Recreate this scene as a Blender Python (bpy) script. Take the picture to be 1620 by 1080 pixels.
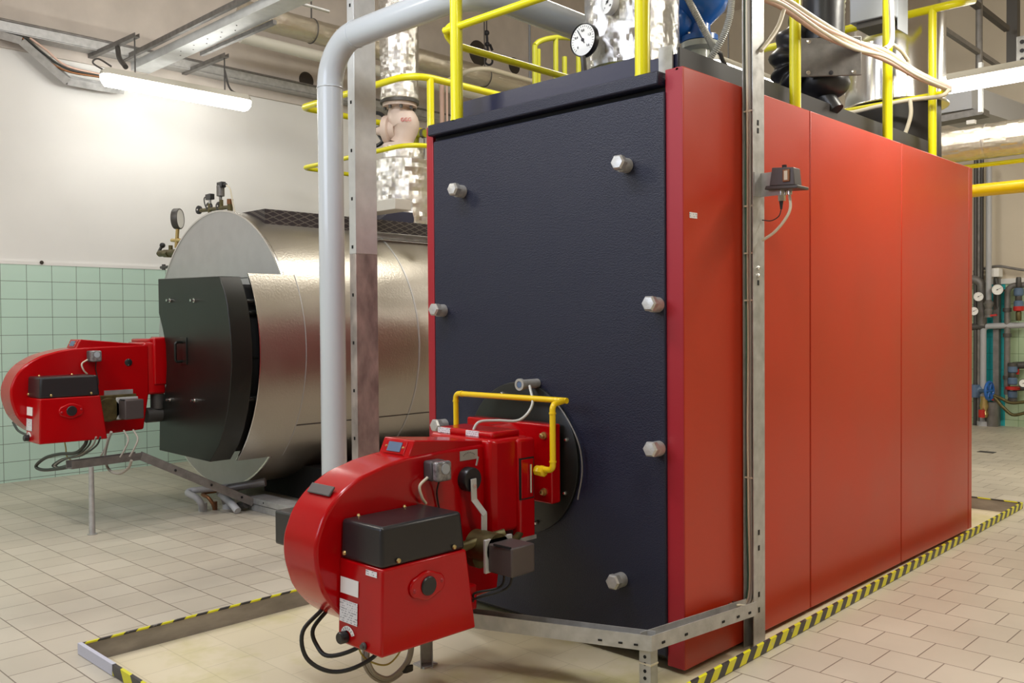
import bpy, bmesh, math, random
from mathutils import Vector, Matrix
random.seed(7)
for o in list(bpy.data.objects): bpy.data.objects.remove(o)
SC = bpy.context.scene
COL = SC.collection
PI = math.pi

# ------------------------------------------------------------------ camera
F = 1435.74
CAM = Vector((1.7942, -2.7223, 1.221))
RT = Vector((0.71801, 0.69599, -0.00757)); UP = Vector((-0.0083, 0.01943, 0.99978)); FW = Vector((-0.69599, 0.71778, -0.01973))
cd = bpy.data.cameras.new('camera'); cam = bpy.data.objects.new('camera', cd); COL.objects.link(cam)
cd.sensor_width = 36; cd.lens = F / 1620 * 36; cd.clip_start = .05; cd.clip_end = 100
m3 = Matrix((RT, UP, -FW)).transposed()
cam.matrix_world = Matrix.Translation(CAM) @ m3.to_4x4()
SC.camera = cam

def at(px, py, ax, v):
    """world point seen at a pixel of the photograph on the plane ax = v"""
    d = FW + RT * ((px - 810) / F) - UP * ((py - 540) / F)
    i = 'xyz'.index(ax)
    return CAM + d * ((v - CAM[i]) / d[i])

# ------------------------------------------------------------------ world, view, lights
w = bpy.data.worlds.new('world'); SC.world = w; w.use_nodes = True
w.node_tree.nodes['Background'].inputs[0].default_value = (.75, .8, 1, 1)
w.node_tree.nodes['Background'].inputs[1].default_value = .3
SC.view_settings.view_transform = 'Standard'; SC.view_settings.look = 'None'
SC.view_settings.exposure = 0.0; SC.view_settings.gamma = 1.0
SC.view_settings.use_curve_mapping = False

def area(name, loc, target, sx, sy, power, col):
    l = bpy.data.lights.new(name, 'AREA'); l.shape = 'RECTANGLE'; l.size = sx; l.size_y = sy
    l.energy = power; l.color = col
    o = bpy.data.objects.new(name, l); COL.objects.link(o); o.location = loc
    o.rotation_euler = (Vector(target) - Vector(loc)).to_track_quat('-Z', 'Y').to_euler()
    return o
WARM = (1, .95, .84); COOL = (.72, .82, 1)
area('unseen_hall_light', (1.7, -1.3, 3.6), (1.7, -1.3, 0), 1.5, .2, 42, WARM)
area('unseen_hall_light', (.85, 1.7, 3.0), (.7, 1.7, 0), .2, 1.5, 58, WARM)
area('unseen_hall_light', (1.6, 5.6, 3.6), (1.0, 6.4, 0), 1.5, .2, 95, WARM)
area('unseen_hall_light', (-1.0, -1.5, 3.6), (-.8, -.2, 1.4), 1.5, .2, 44, (.88, .91, 1))
area('unseen_hall_light', (-2.3, .4, 4.3), (-3.8, 1.9, 2.6), 1.2, .2, 26, (.95, .96, 1))  # added light out of view, aimed at the left foil riser to brighten it
area('unseen_hall_light', (-3.4, -2.4, 3.6), (-3.6, -1.8, 0), 1.5, .2, 60, WARM)
area('unseen_hall_light', (-2.3, 2.8, 4.6), (-2.3, 2.8, 0), .3, 1.8, 55, WARM)
area('upper_wall_fill', (-2.6, -.4, 3.75), (-3.4, 1.0, 6), 1.5, .3, 50, WARM)  # added fill for light bounced up onto the walls, no fixture here
area('upper_wall_fill', (1.2, 3.2, 3.75), (.2, 5.0, 6), 1.5, .3, 40, WARM)  # second added fill, brightens the ceiling and upper walls
area('window_light', (-1.6, -5.3, 3.0), (-1.2, 0, 2.0), 3.0, 1.6, 80, COOL)

# ------------------------------------------------------------------ materials
M = {}
def nm(name):
    m = bpy.data.materials.new(name); m.use_nodes = True
    nt = m.node_tree; b = nt.nodes['Principled BSDF']; M[name] = m
    return m, nt, b
def N(nt, t, **k):
    n = nt.nodes.new(t)
    for a, v in k.items():
        if a.startswith('i_'):
            n.inputs[a[2:].replace('_', ' ')].default_value = v
        else: setattr(n, a, v)
    return n
def L(nt, a, b): nt.links.new(a, b)
def pbr(name, col, rough=.5, metal=0, bump=0, bscale=60, var=0, vscale=4, coat=0, stretch=None, detail=3, spec=None, trans=0, rvar=0):
    m, nt, b = nm(name)
    b.inputs['Base Color'].default_value = (*col, 1); b.inputs['Roughness'].default_value = rough
    b.inputs['Metallic'].default_value = metal; b.inputs['Coat Weight'].default_value = coat
    b.inputs['Coat Roughness'].default_value = .08; b.inputs['Transmission Weight'].default_value = trans
    if spec is not None: b.inputs['Specular IOR Level'].default_value = spec
    geo = N(nt, 'ShaderNodeNewGeometry'); src = geo.outputs['Position']
    if stretch:
        mp = N(nt, 'ShaderNodeMapping'); mp.inputs['Scale'].default_value = stretch; L(nt, src, mp.inputs[0]); src = mp.outputs[0]
    if bump:
        n = N(nt, 'ShaderNodeTexNoise', i_Scale=bscale, i_Detail=detail); L(nt, src, n.inputs['Vector'])
        bp = N(nt, 'ShaderNodeBump', i_Strength=bump, i_Distance=.01); L(nt, n.outputs[0], bp.inputs['Height']); L(nt, bp.outputs[0], b.inputs['Normal'])
    if var or rvar:
        n = N(nt, 'ShaderNodeTexNoise', i_Scale=vscale, i_Detail=5); L(nt, src, n.inputs['Vector'])
    if var:
        r = N(nt, 'ShaderNodeMapRange'); r.inputs[1].default_value = .3; r.inputs[2].default_value = .7
        r.inputs[3].default_value = 1 - var; r.inputs[4].default_value = 1 + var; L(nt, n.outputs[0], r.inputs[0])
        v = N(nt, 'ShaderNodeVectorMath', operation='SCALE'); v.inputs[0].default_value = col; L(nt, r.outputs[0], v.inputs['Scale'])
        L(nt, v.outputs[0], b.inputs['Base Color'])
    if rvar:
        r = N(nt, 'ShaderNodeMapRange'); r.inputs[1].default_value = .3; r.inputs[2].default_value = .7
        r.inputs[3].default_value = rough - rvar; r.inputs[4].default_value = rough + rvar; L(nt, n.outputs[0], r.inputs[0]); L(nt, r.outputs[0], b.inputs['Roughness'])
    return m
pbr('red_gloss', (.42, .0008, .003), .2, coat=.1, var=.05, vscale=6, spec=.35)
pbr('red_panel', (.46, .030, .007), .33, bump=.03, bscale=220, var=.05, vscale=2.5, rvar=.05)
pbr('red_flange', (.34, .012, .022), .4, bump=.03, bscale=220)
pbr('door_black', (.006, .008, .026), .46, bump=.3, bscale=230, rvar=.05, vscale=3, spec=.5)
pbr('deck_black', (.016, .018, .05), .38, bump=.04, bscale=60)
pbr('deck_grey', (.024, .021, .020), .5, var=.2, spec=.35)
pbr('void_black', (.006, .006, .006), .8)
pbr('plastic_black', (.016, .016, .018), .32, bump=.05, bscale=500)
pbr('plastic_grey', (.085, .075, .075), .4)
pbr('plastic_brown', (.075, .06, .058), .42)
pbr('rubber', (.018, .02, .018), .5)
pbr('bellows_rubber', (.02, .02, .022), .38, bump=.1, bscale=30)
pbr('galvanised', (.46, .46, .45), .42, metal=.45, bump=.05, bscale=90, var=.16, vscale=22, rvar=.08)
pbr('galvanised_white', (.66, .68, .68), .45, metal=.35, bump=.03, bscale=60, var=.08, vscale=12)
pbr('galvanised_dark', (.21, .20, .19), .5, metal=.6, var=.2, vscale=20)
pbr('curb_steel', (.30, .27, .23), .55, metal=.1, var=.25, vscale=6, stretch=(1, 1, 3))
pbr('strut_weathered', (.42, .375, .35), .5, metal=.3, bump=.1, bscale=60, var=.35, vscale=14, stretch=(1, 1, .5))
pbr('steel_sheet', (.45, .42, .37), .32, metal=.92, bump=.13, bscale=75, var=.05, vscale=3, rvar=.04)
pbr('steel_plate_light', (.50, .50, .50), .42, metal=.55, bump=.05, bscale=120, var=.04, vscale=10)
pbr('boiler_black', (.008, .009, .0075), .34, var=.15, spec=.45)
pbr('chrome', (.75, .74, .72), .22, metal=1, bump=.04, bscale=120)
pbr('bolt_steel', (.55, .54, .51), .36, metal=.55, bump=.06, bscale=200, var=.1, vscale=60)
pbr('stainless', (.72, .71, .69), .16, metal=1, bump=.25, bscale=3, stretch=(1, 1, .08), rvar=.04)
pbr('brass', (.62, .47, .2), .35, metal=.9)
pbr('brass_green', (.12, .10, .04), .45, metal=.6, var=.3, vscale=30)
pbr('pipe_white', (.54, .58, .60), .22, coat=.3)
pbr('pipe_pale', (.56, .60, .57), .25, coat=.2)
pbr('yellow_paint', (.78, .72, .005), .3, coat=.2)
pbr('yellow_gas', (.86, .58, .006), .3, coat=.2)
pbr('yellow_olive', (.42, .42, .02), .4)
pbr('cast_beige', (.62, .50, .43), .45, bump=.1, bscale=80, var=.06)
pbr('blue_paint', (.02, .13, .48), .25, coat=.3)
pbr('blue_fit', (.10, .16, .26), .4)
pbr('grey_paint', (.38, .41, .45), .4)
pbr('grey_pvc', (.42, .43, .45), .4)
pbr('pipe_grey', (.20, .19, .18), .42, metal=.3, var=.15, vscale=20)
pbr('pipe_dark', (.09, .085, .08), .45, metal=.4)
pbr('cable_grey', (.33, .30, .26), .5)
pbr('cable_dark', (.03, .033, .03), .45)
pbr('cable_cream', (.68, .62, .48), .45)
pbr('cable_pink', (.66, .45, .36), .5)
pbr('cable_yellow', (.42, .36, .08), .5)
pbr('cable_green', (.05, .14, .09), .5)
pbr('hose_clear', (.48, .48, .44), .25)
pbr('lamp_body', (.62, .6, .52), .45)
pbr('plaster_white', (.78, .77, .74), .8, bump=.08, bscale=9, var=.035, vscale=1.6)
pbr('plaster_beige', (.62, .55, .44), .85, bump=.1, bscale=8, var=.07, vscale=1.2)
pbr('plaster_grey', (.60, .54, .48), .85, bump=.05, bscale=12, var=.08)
pbr('soot', (.05, .04, .03), .9)
pbr('paper', (.86, .85, .82), .6)
pbr('dial_white', (.85, .85, .82), .4)
pbr('ink', (.02, .02, .025), .6)
pbr('red_valve', (.5, .02, .015), .4)
pbr('plastic_clear', (.20, .19, .19), .1, coat=.8, var=.5, vscale=70)
pbr('copper_dark', (.28, .13, .06), .45, metal=.7)
pbr('tape_silver', (.55, .56, .66), .4)

def foil(name, col, sc, st, s=.9):
    m, nt, b = nm(name); b.inputs['Base Color'].default_value = (*col, 1); b.inputs['Metallic'].default_value = .9; b.inputs['Roughness'].default_value = .16
    g = N(nt, 'ShaderNodeNewGeometry'); mp = N(nt, 'ShaderNodeMapping'); mp.inputs['Scale'].default_value = st; L(nt, g.outputs['Position'], mp.inputs[0])
    n = N(nt, 'ShaderNodeTexNoise', i_Scale=sc, i_Detail=4, i_Distortion=1.2); v = N(nt, 'ShaderNodeTexVoronoi', i_Scale=sc * 1.3, feature='DISTANCE_TO_EDGE')
    L(nt, mp.outputs[0], n.inputs['Vector']); L(nt, n.outputs[1], v.inputs['Vector'])
    a = N(nt, 'ShaderNodeMath', operation='ADD'); L(nt, n.outputs[0], a.inputs[0]); L(nt, v.outputs['Distance'], a.inputs[1])
    bp = N(nt, 'ShaderNodeBump', i_Strength=s, i_Distance=.05); L(nt, a.outputs[0], bp.inputs['Height']); L(nt, bp.outputs[0], b.inputs['Normal'])
foil('foil', (.74, .725, .69), 26, (1, 1, 1.6), .25)
foil('foil_fine', (.70, .70, .70), 60, (1, 1, 1), .25)
foil('foil_warm', (.78, .73, .62), 30, (1, 1, 1), .3)

def emit(name, col, s):
    m = bpy.data.materials.new(name); m.use_nodes = True; nt = m.node_tree; b = nt.nodes['Principled BSDF']
    b.inputs['Base Color'].default_value = (.9, .9, .9, 1); b.inputs['Emission Color'].default_value = (*col, 1); b.inputs['Emission Strength'].default_value = s
    M[name] = m
emit('tube_glow', (1, .98, .93), 17)
emit('tube_glow_far', (1, .97, .9), 14)

def comb(nt, a, b):
    c = N(nt, 'ShaderNodeCombineXYZ'); L(nt, a, c.inputs[0]); L(nt, b, c.inputs[1]); return c
def mth(nt, op, a, b=None, c=None):
    n = N(nt, 'ShaderNodeMath', operation=op)
    for i, v in enumerate((a, b, c)):
        if v is None: continue
        if isinstance(v, (int, float)): n.inputs[i].default_value = v
        else: L(nt, v, n.inputs[i])
    return n.outputs[0]
def mixc(nt, f, a, b):
    n = N(nt, 'ShaderNodeMix', data_type='RGBA')
    if isinstance(f, (int, float)): n.inputs[0].default_value = f
    else: L(nt, f, n.inputs[0])
    for s, v in ((6, a), (7, b)):
        if isinstance(v, tuple): n.inputs[s].default_value = (*v, 1)
        else: L(nt, v, n.inputs[s])
    return n.outputs[2]

def tile_wall(name, axis, u0, v0, tw, th, c1, c2, mort, wear=.25):
    m, nt, b = nm(name)
    g = N(nt, 'ShaderNodeNewGeometry'); s = N(nt, 'ShaderNodeSeparateXYZ'); L(nt, g.outputs['Position'], s.inputs[0])
    u = mth(nt, 'SUBTRACT', s.outputs[axis], u0 - 50 * tw); v = mth(nt, 'SUBTRACT', s.outputs[2], v0 - 50 * th)
    c = comb(nt, u, v)
    br = N(nt, 'ShaderNodeTexBrick'); br.offset = 0; br.squash = 1
    br.inputs['Scale'].default_value = 1; br.inputs['Brick Width'].default_value = tw; br.inputs['Row Height'].default_value = th
    br.inputs['Mortar Size'].default_value = .0022; br.inputs['Mortar Smooth'].default_value = .2; br.inputs['Bias'].default_value = 0
    br.inputs['Color1'].default_value = (*c1, 1); br.inputs['Color2'].default_value = (*c2, 1); br.inputs['Mortar'].default_value = (*mort, 1)
    L(nt, c.outputs[0], br.inputs['Vector'])
    L(nt, br.outputs['Color'], b.inputs['Base Color']); b.inputs['Roughness'].default_value = .16
    bp = N(nt, 'ShaderNodeBump', i_Strength=.4, i_Distance=.003); bp.invert = True; L(nt, br.outputs['Fac'], bp.inputs['Height']); L(nt, bp.outputs[0], b.inputs['Normal'])
    return m
WX = -6.021
_c = at(41.2, 445, 'x', WX)
tile_wall('tile_green', 1, _c.y, _c.z, .1903, .1425, (.53, .72, .61), (.55, .735, .63), (.17, .21, .17))
BY = at(1600, 674, 'z', 0).y
_d = at(1612, 533, 'y', BY)
tile_wall('tile_back', 0, _d.x, _d.z, .19, .19, (.40, .52, .33), (.43, .55, .36), (.12, .2, .1))
tile_wall('tile_teal', 0, _d.x, _d.z, .19, .19, (.03, .40, .44), (.035, .44, .47), (.02, .2, .2))

def floor_mat():
    m, nt, b = nm('floor_tiles')
    T = .1905
    g = N(nt, 'ShaderNodeNewGeometry'); s = N(nt, 'ShaderNodeSeparateXYZ'); L(nt, g.outputs['Position'], s.inputs[0])
    lp = at(97, 900, 'z', 0)   # placeholder joint, left field
    # joints measured in the photograph
    l0 = at(160 / 5.4, 740 + 780 / 5.4, 'z', 0); r0 = at(1240 + 720 / 4.263, 860 + 718 / 4.263, 'z', 0)
    right = mth(nt, 'GREATER_THAN', s.outputs[0], .05)
    ux = mth(nt, 'SUBTRACT', s.outputs[0], mth(nt, 'ADD', mth(nt, 'MULTIPLY', right, r0.x - l0.x), l0.x - 100 * T))
    uy = mth(nt, 'SUBTRACT', s.outputs[1], mth(nt, 'ADD', mth(nt, 'MULTIPLY', right, r0.y - l0.y), l0.y - 100 * T))
    c = comb(nt, ux, uy)
    br = N(nt, 'ShaderNodeTexBrick'); br.offset = .5; br.offset_frequency = 2; br.squash = 1
    br.inputs['Scale'].default_value = 1; br.inputs['Brick Width'].default_value = T; br.inputs['Row Height'].default_value = T
    br.inputs['Mortar Size'].default_value = .0027; br.inputs['Mortar Smooth'].default_value = .3; br.inputs['Bias'].default_value = 0
    br.inputs['Color1'].default_value = (.49, .44, .355, 1); br.inputs['Color2'].default_value = (.55, .50, .41, 1); br.inputs['Mortar'].default_value = (.19, .15, .115, 1)
    L(nt, c.outputs[0], br.inputs['Vector'])
    no = N(nt, 'ShaderNodeTexNoise', i_Scale=1.3, i_Detail=6); L(nt, g.outputs['Position'], no.inputs['Vector'])
    r = N(nt, 'ShaderNodeMapRange'); r.inputs[1].default_value = .3; r.inputs[2].default_value = .7; r.inputs[3].default_value = .88; r.inputs[4].default_value = 1.1; L(nt, no.outputs[0], r.inputs[0])
    sc = N(nt, 'ShaderNodeVectorMath', operation='SCALE'); L(nt, br.outputs['Color'], sc.inputs[0]); L(nt, r.outputs[0], sc.inputs['Scale'])
    L(nt, sc.outputs[0], b.inputs['Base Color'])
    rr = N(nt, 'ShaderNodeMapRange'); rr.inputs[3].default_value = .28; rr.inputs[4].default_value = .5; L(nt, no.outputs[0], rr.inputs[0]); L(nt, rr.outputs[0], b.inputs['Roughness'])
    bp = N(nt, 'ShaderNodeBump', i_Strength=.3, i_Distance=.003); bp.invert = True; L(nt, br.outputs['Fac'], bp.inputs['Height']); L(nt, bp.outputs[0], b.inputs['Normal'])
    # painted pit floor : same tiles under worn cream paint
    m2, nt, b = nm('pit_paint')
    g = N(nt, 'ShaderNodeNewGeometry')
    sh = N(nt, 'ShaderNodeVectorMath', operation='ADD'); sh.inputs[1].default_value = (20, 20, 0); L(nt, g.outputs['Position'], sh.inputs[0])
    br = N(nt, 'ShaderNodeTexBrick'); br.offset = .5; br.inputs['Scale'].default_value = 1; br.inputs['Brick Width'].default_value = T; br.inputs['Row Height'].default_value = T
    br.inputs['Mortar Size'].default_value = .0015; br.inputs['Mortar Smooth'].default_value = .6; br.inputs['Bias'].default_value = 0
    br.inputs['Color1'].default_value = (.68, .60, .42, 1); br.inputs['Color2'].default_value = (.72, .64, .46, 1); br.inputs['Mortar'].default_value = (.48, .42, .28, 1)
    L(nt, sh.outputs[0], br.inputs['Vector'])
    n1 = N(nt, 'ShaderNodeTexNoise', i_Scale=1.1, i_Detail=6, i_Roughness=.65); L(nt, g.outputs['Position'], n1.inputs['Vector'])
    f = N(nt, 'ShaderNodeMapRange'); f.inputs[1].default_value = .5; f.inputs[2].default_value = .68; L(nt, n1.outputs[0], f.inputs[0])
    f2 = mth(nt, 'MULTIPLY', f.outputs[0], .8)
    L(nt, mixc(nt, f2, br.outputs['Color'], (.46, .42, .10)), b.inputs['Base Color']); b.inputs['Roughness'].default_value = .4
    bp = N(nt, 'ShaderNodeBump', i_Strength=.15, i_Distance=.002); bp.invert = True; L(nt, br.outputs['Fac'], bp.inputs['Height']); L(nt, bp.outputs[0], b.inputs['Normal'])
floor_mat()

def tape_mat(name, dirv, pitch):
    m, nt, b = nm(name)
    g = N(nt, 'ShaderNodeNewGeometry'); d = N(nt, 'ShaderNodeVectorMath', operation='DOT_PRODUCT'); d.inputs[1].default_value = dirv; L(nt, g.outputs['Position'], d.inputs[0])
    f = mth(nt, 'FRACT', mth(nt, 'ADD', mth(nt, 'DIVIDE', d.outputs['Value'], pitch), 100))
    k = mth(nt, 'GREATER_THAN', f, .5)
    n1 = N(nt, 'ShaderNodeTexNoise', i_Scale=30, i_Detail=4); L(nt, g.outputs['Position'], n1.inputs['Vector'])
    ws = mth(nt, 'GREATER_THAN', n1.outputs[0], .66)
    c = mixc(nt, k, (.03, .028, .03), (.72, .68, .01))
    L(nt, mixc(nt, mth(nt, 'MULTIPLY', ws, .35), c, (.45, .43, .4)), b.inputs['Base Color']); b.inputs['Roughness'].default_value = .35
tape_mat('tape_y', (.9, 1, -.9), .098)
tape_mat('tape_x', (1, .7, .7), .16)

def print_mat():
    m, nt, b = nm('label_print')
    g = N(nt, 'ShaderNodeNewGeometry'); s = N(nt, 'ShaderNodeSeparateXYZ'); L(nt, g.outputs['Position'], s.inputs[0])
    row = mth(nt, 'GREATER_THAN', mth(nt, 'FRACT', mth(nt, 'MULTIPLY', s.outputs[2], 130)), .55)
    n1 = N(nt, 'ShaderNodeTexNoise', i_Scale=170, i_Detail=1); L(nt, g.outputs['Position'], n1.inputs['Vector'])
    t = mth(nt, 'MULTIPLY', row, mth(nt, 'GREATER_THAN', n1.outputs[0], .52))
    L(nt, mixc(nt, mth(nt, 'MULTIPLY', t, .7), (.78, .78, .8), (.1, .1, .14)), b.inputs['Base Color']); b.inputs['Roughness'].default_value = .4
print_mat()
def perf_mesh():
    m, nt, b = nm('expanded_metal')
    g = N(nt, 'ShaderNodeNewGeometry'); s = N(nt, 'ShaderNodeSeparateXYZ'); L(nt, g.outputs['Position'], s.inputs[0])
    out = []
    for sg in (1, -1):
        a = mth(nt, 'ADD', mth(nt, 'MULTIPLY', s.outputs[1], 10), mth(nt, 'MULTIPLY', s.outputs[2], 26 * sg))
        a = mth(nt, 'ADD', a, mth(nt, 'MULTIPLY', s.outputs[0], 10 * sg))
        out.append(mth(nt, 'LESS_THAN', mth(nt, 'FRACT', mth(nt, 'ADD', a, 100)), .16))
    k = mth(nt, 'MAXIMUM', out[0], out[1])
    L(nt, mixc(nt, k, (.035, .028, .03), (.13, .115, .10)), b.inputs['Base Color']); b.inputs['Roughness'].default_value = .5; b.inputs['Metallic'].default_value = .3
    bp = N(nt, 'ShaderNodeBump', i_Strength=.5, i_Distance=.006); L(nt, k, bp.inputs['Height']); L(nt, bp.outputs[0], b.inputs['Normal'])
perf_mesh()

# ------------------------------------------------------------------ mesh helpers
V = Vector
def catmull(P, n=6):
    P = [V(p) for p in P]; Q = [P[0] * 2 - P[1]] + P + [P[-1] * 2 - P[-2]]; out = []
    for i in range(1, len(Q) - 2):
        a, b, c, d = Q[i - 1:i + 3]
        for k in range(n):
            t = k / n
            out.append(.5 * ((2 * b) + (c - a) * t + (2 * a - 5 * b + 4 * c - d) * t * t + (3 * b - a - 3 * c + d) * t ** 3))
    out.append(P[-1]); return out
def fillet(P, R, n=8):
    P = [V(p) for p in P]; out = [P[0]]
    for i in range(1, len(P) - 1):
        a = (P[i - 1] - P[i]); b = (P[i + 1] - P[i]); la, lb = a.length, b.length; a.normalize(); b.normalize()
        ang = a.angle(b); t = min(R / math.tan(ang / 2), la * .49, lb * .49); r = t * math.tan(ang / 2)
        c = P[i] + (a + b).normalized() * (r / math.sin(ang / 2)); s = P[i] + a * t - c; e = P[i] + b * t - c
        ax = s.cross(e); tot = s.angle(e)
        if ax.length < 1e-9: out.append(P[i]); continue
        for k in range(n + 1): out.append(c + Matrix.Rotation(tot * k / n, 3, ax.normalized()) @ s)
    out.append(P[-1]); return out
class MB:
    def __init__(s): s.bm = bmesh.new()
    def box(s, x0, x1, y0, y1, z0, z1):
        vs = [s.bm.verts.new((x, y, z)) for x in (x0, x1) for y in (y0, y1) for z in (z0, z1)]
        for f in ((0, 1, 3, 2), (4, 6, 7, 5), (0, 4, 5, 1), (2, 3, 7, 6), (0, 2, 6, 4), (1, 5, 7, 3)): s.bm.faces.new([vs[i] for i in f])
        return s
    def obox(s, c, ax, sz):
        """box centred at c with axes ax (three vectors) and full sizes sz"""
        c = V(c); ax = [V(a).normalized() for a in ax]
        vs = [s.bm.verts.new(c + ax[0] * sz[0] / 2 * i + ax[1] * sz[1] / 2 * j + ax[2] * sz[2] / 2 * k) for i in (-1, 1) for j in (-1, 1) for k in (-1, 1)]
        for f in ((0, 1, 3, 2), (4, 6, 7, 5), (0, 4, 5, 1), (2, 3, 7, 6), (0, 2, 6, 4), (1, 5, 7, 3)): s.bm.faces.new([vs[i] for i in f])
        return s
    def bar(s, a, b, wd, h, up=(0, 0, 1)):
        a = V(a); b = V(b); d = b - a; u = V(up); r = d.cross(u).normalized(); u = r.cross(d).normalized()
        return s.obox((a + b) / 2, (d, r, u), (d.length, wd, h))
    def prism(s, poly, ax, a, b):
        def mk(p, t):
            if ax == 'x': return (t, p[0], p[1])
            if ax == 'y': return (p[0], t, p[1])
            return (p[0], p[1], t)
        A = [s.bm.verts.new(mk(p, a)) for p in poly]; B = [s.bm.verts.new(mk(p, b)) for p in poly]; n = len(poly)
        s.bm.faces.new(A); s.bm.faces.new(B[::-1])
        for i in range(n): s.bm.faces.new((A[i], B[i], B[(i + 1) % n], A[(i + 1) % n]))
        return s
    def hexa(s, P):
        """eight corners: four of one face then the four matching of the opposite face"""
        v = [s.bm.verts.new(p) for p in P]
        s.bm.faces.new(v[:4]); s.bm.faces.new(v[4:][::-1])
        for i in range(4): s.bm.faces.new((v[i], v[i + 4], v[(i + 1) % 4 + 4], v[(i + 1) % 4]))
        return s
    def ring(s, c, d, r, seg, ref=None):
        d = V(d).normalized(); ref = ref or (V((0, 0, 1)) if abs(d.z) < .9 else V((1, 0, 0)))
        u = d.cross(ref).normalized(); v = d.cross(u)
        return [s.bm.verts.new(V(c) + u * math.cos(2 * PI * k / seg) * r + v * math.sin(2 * PI * k / seg) * r) for k in range(seg)]
    def skin(s, rings, caps=True):
        for A, B in zip(rings, rings[1:]):
            n = len(A)
            for k in range(n): s.bm.faces.new((A[k], A[(k + 1) % n], B[(k + 1) % n], B[k]))
        if caps: s.bm.faces.new(rings[0][::-1]); s.bm.faces.new(rings[-1])
        return s
    def lathe(s, prof, o, d, seg=32, caps=True):
        o = V(o); d = V(d).normalized()
        return s.skin([s.ring(o + d * h, d, max(r, .0004), seg) for r, h in prof], caps)
    def cyl(s, a, b, r, r2=None, seg=24):
        a = V(a); b = V(b); return s.lathe([(r, 0), (r if r2 is None else r2, (b - a).length)], a, b - a, seg)
    def tube(s, P, r, seg=14, caps=True):
        P = [V(p) for p in P]; n = len(P); T = []
        for i in range(n):
            t = (P[min(i + 1, n - 1)] - P[max(i - 1, 0)]); T.append(t.normalized())
        ref = V((0, 0, 1)) if abs(T[0].z) < .9 else V((1, 0, 0))
        u = T[0].cross(ref).normalized(); rings = []
        for i in range(n):
            if i: u = (u - T[i] * u.dot(T[i])).normalized()
            v = T[i].cross(u); rr = r[i] if isinstance(r, (list, tuple)) else r
            rings.append([s.bm.verts.new(P[i] + (u * math.cos(2 * PI * k / seg) + v * math.sin(2 * PI * k / seg)) * rr) for k in range(seg)])
        return s.skin(rings, caps)
    def sph(s, c, r, seg=16, sz=(1, 1, 1)):
        mt = Matrix.Translation(c) @ Matrix.Diagonal((r * sz[0], r * sz[1], r * sz[2], 1))
        bmesh.ops.create_uvsphere(s.bm, u_segments=seg, v_segments=seg // 2 + 2, radius=1, matrix=mt); return s
    def torus(s, c, d, R, r, seg=32, rs=10):
        c = V(c); d = V(d).normalized(); ref = V((0, 0, 1)) if abs(d.z) < .9 else V((1, 0, 0)); u = d.cross(ref).normalized(); v = d.cross(u)
        rings = []
        for k in range(seg):
            a = 2 * PI * k / seg; e = u * math.cos(a) + v * math.sin(a)
            rings.append([s.bm.verts.new(c + e * (R + r * math.cos(2 * PI * j / rs)) + d * r * math.sin(2 * PI * j / rs)) for j in range(rs)])
        rings.append(rings[0])
        return s.skin(rings, False)
    def chan(s, a, b, wd, h, th=.003, up=(0, 0, 1)):
        """U channel from a to b, open on its 'up' side; a, b on the web's outer middle"""
        a = V(a); b = V(b); d = (b - a).normalized(); u = V(up).normalized(); r = d.cross(u).normalized(); u = r.cross(d).normalized()
        prof = [(-wd / 2, h), (-wd / 2, 0), (wd / 2, 0), (wd / 2, h), (wd / 2 - th, h), (wd / 2 - th, th), (-wd / 2 + th, th), (-wd / 2 + th, h)]
        A = [s.bm.verts.new(a + r * p[0] + u * p[1]) for p in prof]; B = [s.bm.verts.new(b + r * p[0] + u * p[1]) for p in prof]
        for i in range(8): s.bm.faces.new((A[i], B[i], B[(i + 1) % 8], A[(i + 1) % 8]))
        for Q, f in ((A, 1), (B, -1)):
            for q in ((0, 1, 6, 7), (1, 2, 5, 6), (2, 3, 4, 5)): s.bm.faces.new([Q[i] for i in q][::f])
        return s
from mathutils import noise as NZ
def crumple(prof, o, seg=46, step=.030, amp=.006, sc=9.0, axis=(0, 0, 1), seed=0, horiz=1.6):
    """lathe with crushed foil relief"""
    o = V(o); d = V(axis).normalized(); P = []
    for (r0, h0), (r1, h1) in zip(prof, prof[1:]):
        n = max(1, int(math.hypot(r1 - r0, h1 - h0) / step))
        P += [(r0 + (r1 - r0) * k / n, h0 + (h1 - h0) * k / n) for k in range(n)]
    P.append(prof[-1]); s = MB(); rings = []
    ref = V((0, 0, 1)) if abs(d.z) < .9 else V((1, 0, 0)); u = d.cross(ref).normalized(); v = d.cross(u)
    for r, h in P:
        ring = []
        for k in range(seg):
            a = 2 * PI * k / seg; e = u * math.cos(a) + v * math.sin(a)
            q = (e * r + d * (h * horiz)) * sc + V((seed, seed * 2, 0))
            w1 = NZ.noise(q); w2 = NZ.noise(q * 2.3 + V((5, 1, 2))); w3 = NZ.noise(q * 5.1)
            dd = (1 - abs(w1) * 2) * .6 + (1 - abs(w2) * 2) * .45 + w3 * .3 + random.uniform(-.45, .45)
            ring.append(s.bm.verts.new(o + d * h + e * (r + amp * (dd - .6))))
        rings.append(ring)
    return s.skin(rings)
def text_mb(txt, size, org, xd, yd, ext=.0006):
    c = bpy.data.curves.new('t', 'FONT'); c.body = txt; c.size = size; c.align_x = 'CENTER'; c.align_y = 'CENTER'; c.extrude = ext
    o = bpy.data.objects.new('t', c); COL.objects.link(o); bpy.context.view_layer.update()
    me = bpy.data.meshes.new_from_object(o); bpy.data.objects.remove(o); bpy.data.curves.remove(c)
    xd = V(xd).normalized(); yd = V(yd).normalized(); zd = xd.cross(yd)
    me.transform(Matrix.Translation(org) @ Matrix((xd, yd, zd)).transposed().to_4x4())
    s = MB(); s.bm.from_mesh(me); bpy.data.meshes.remove(me); return s

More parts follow.
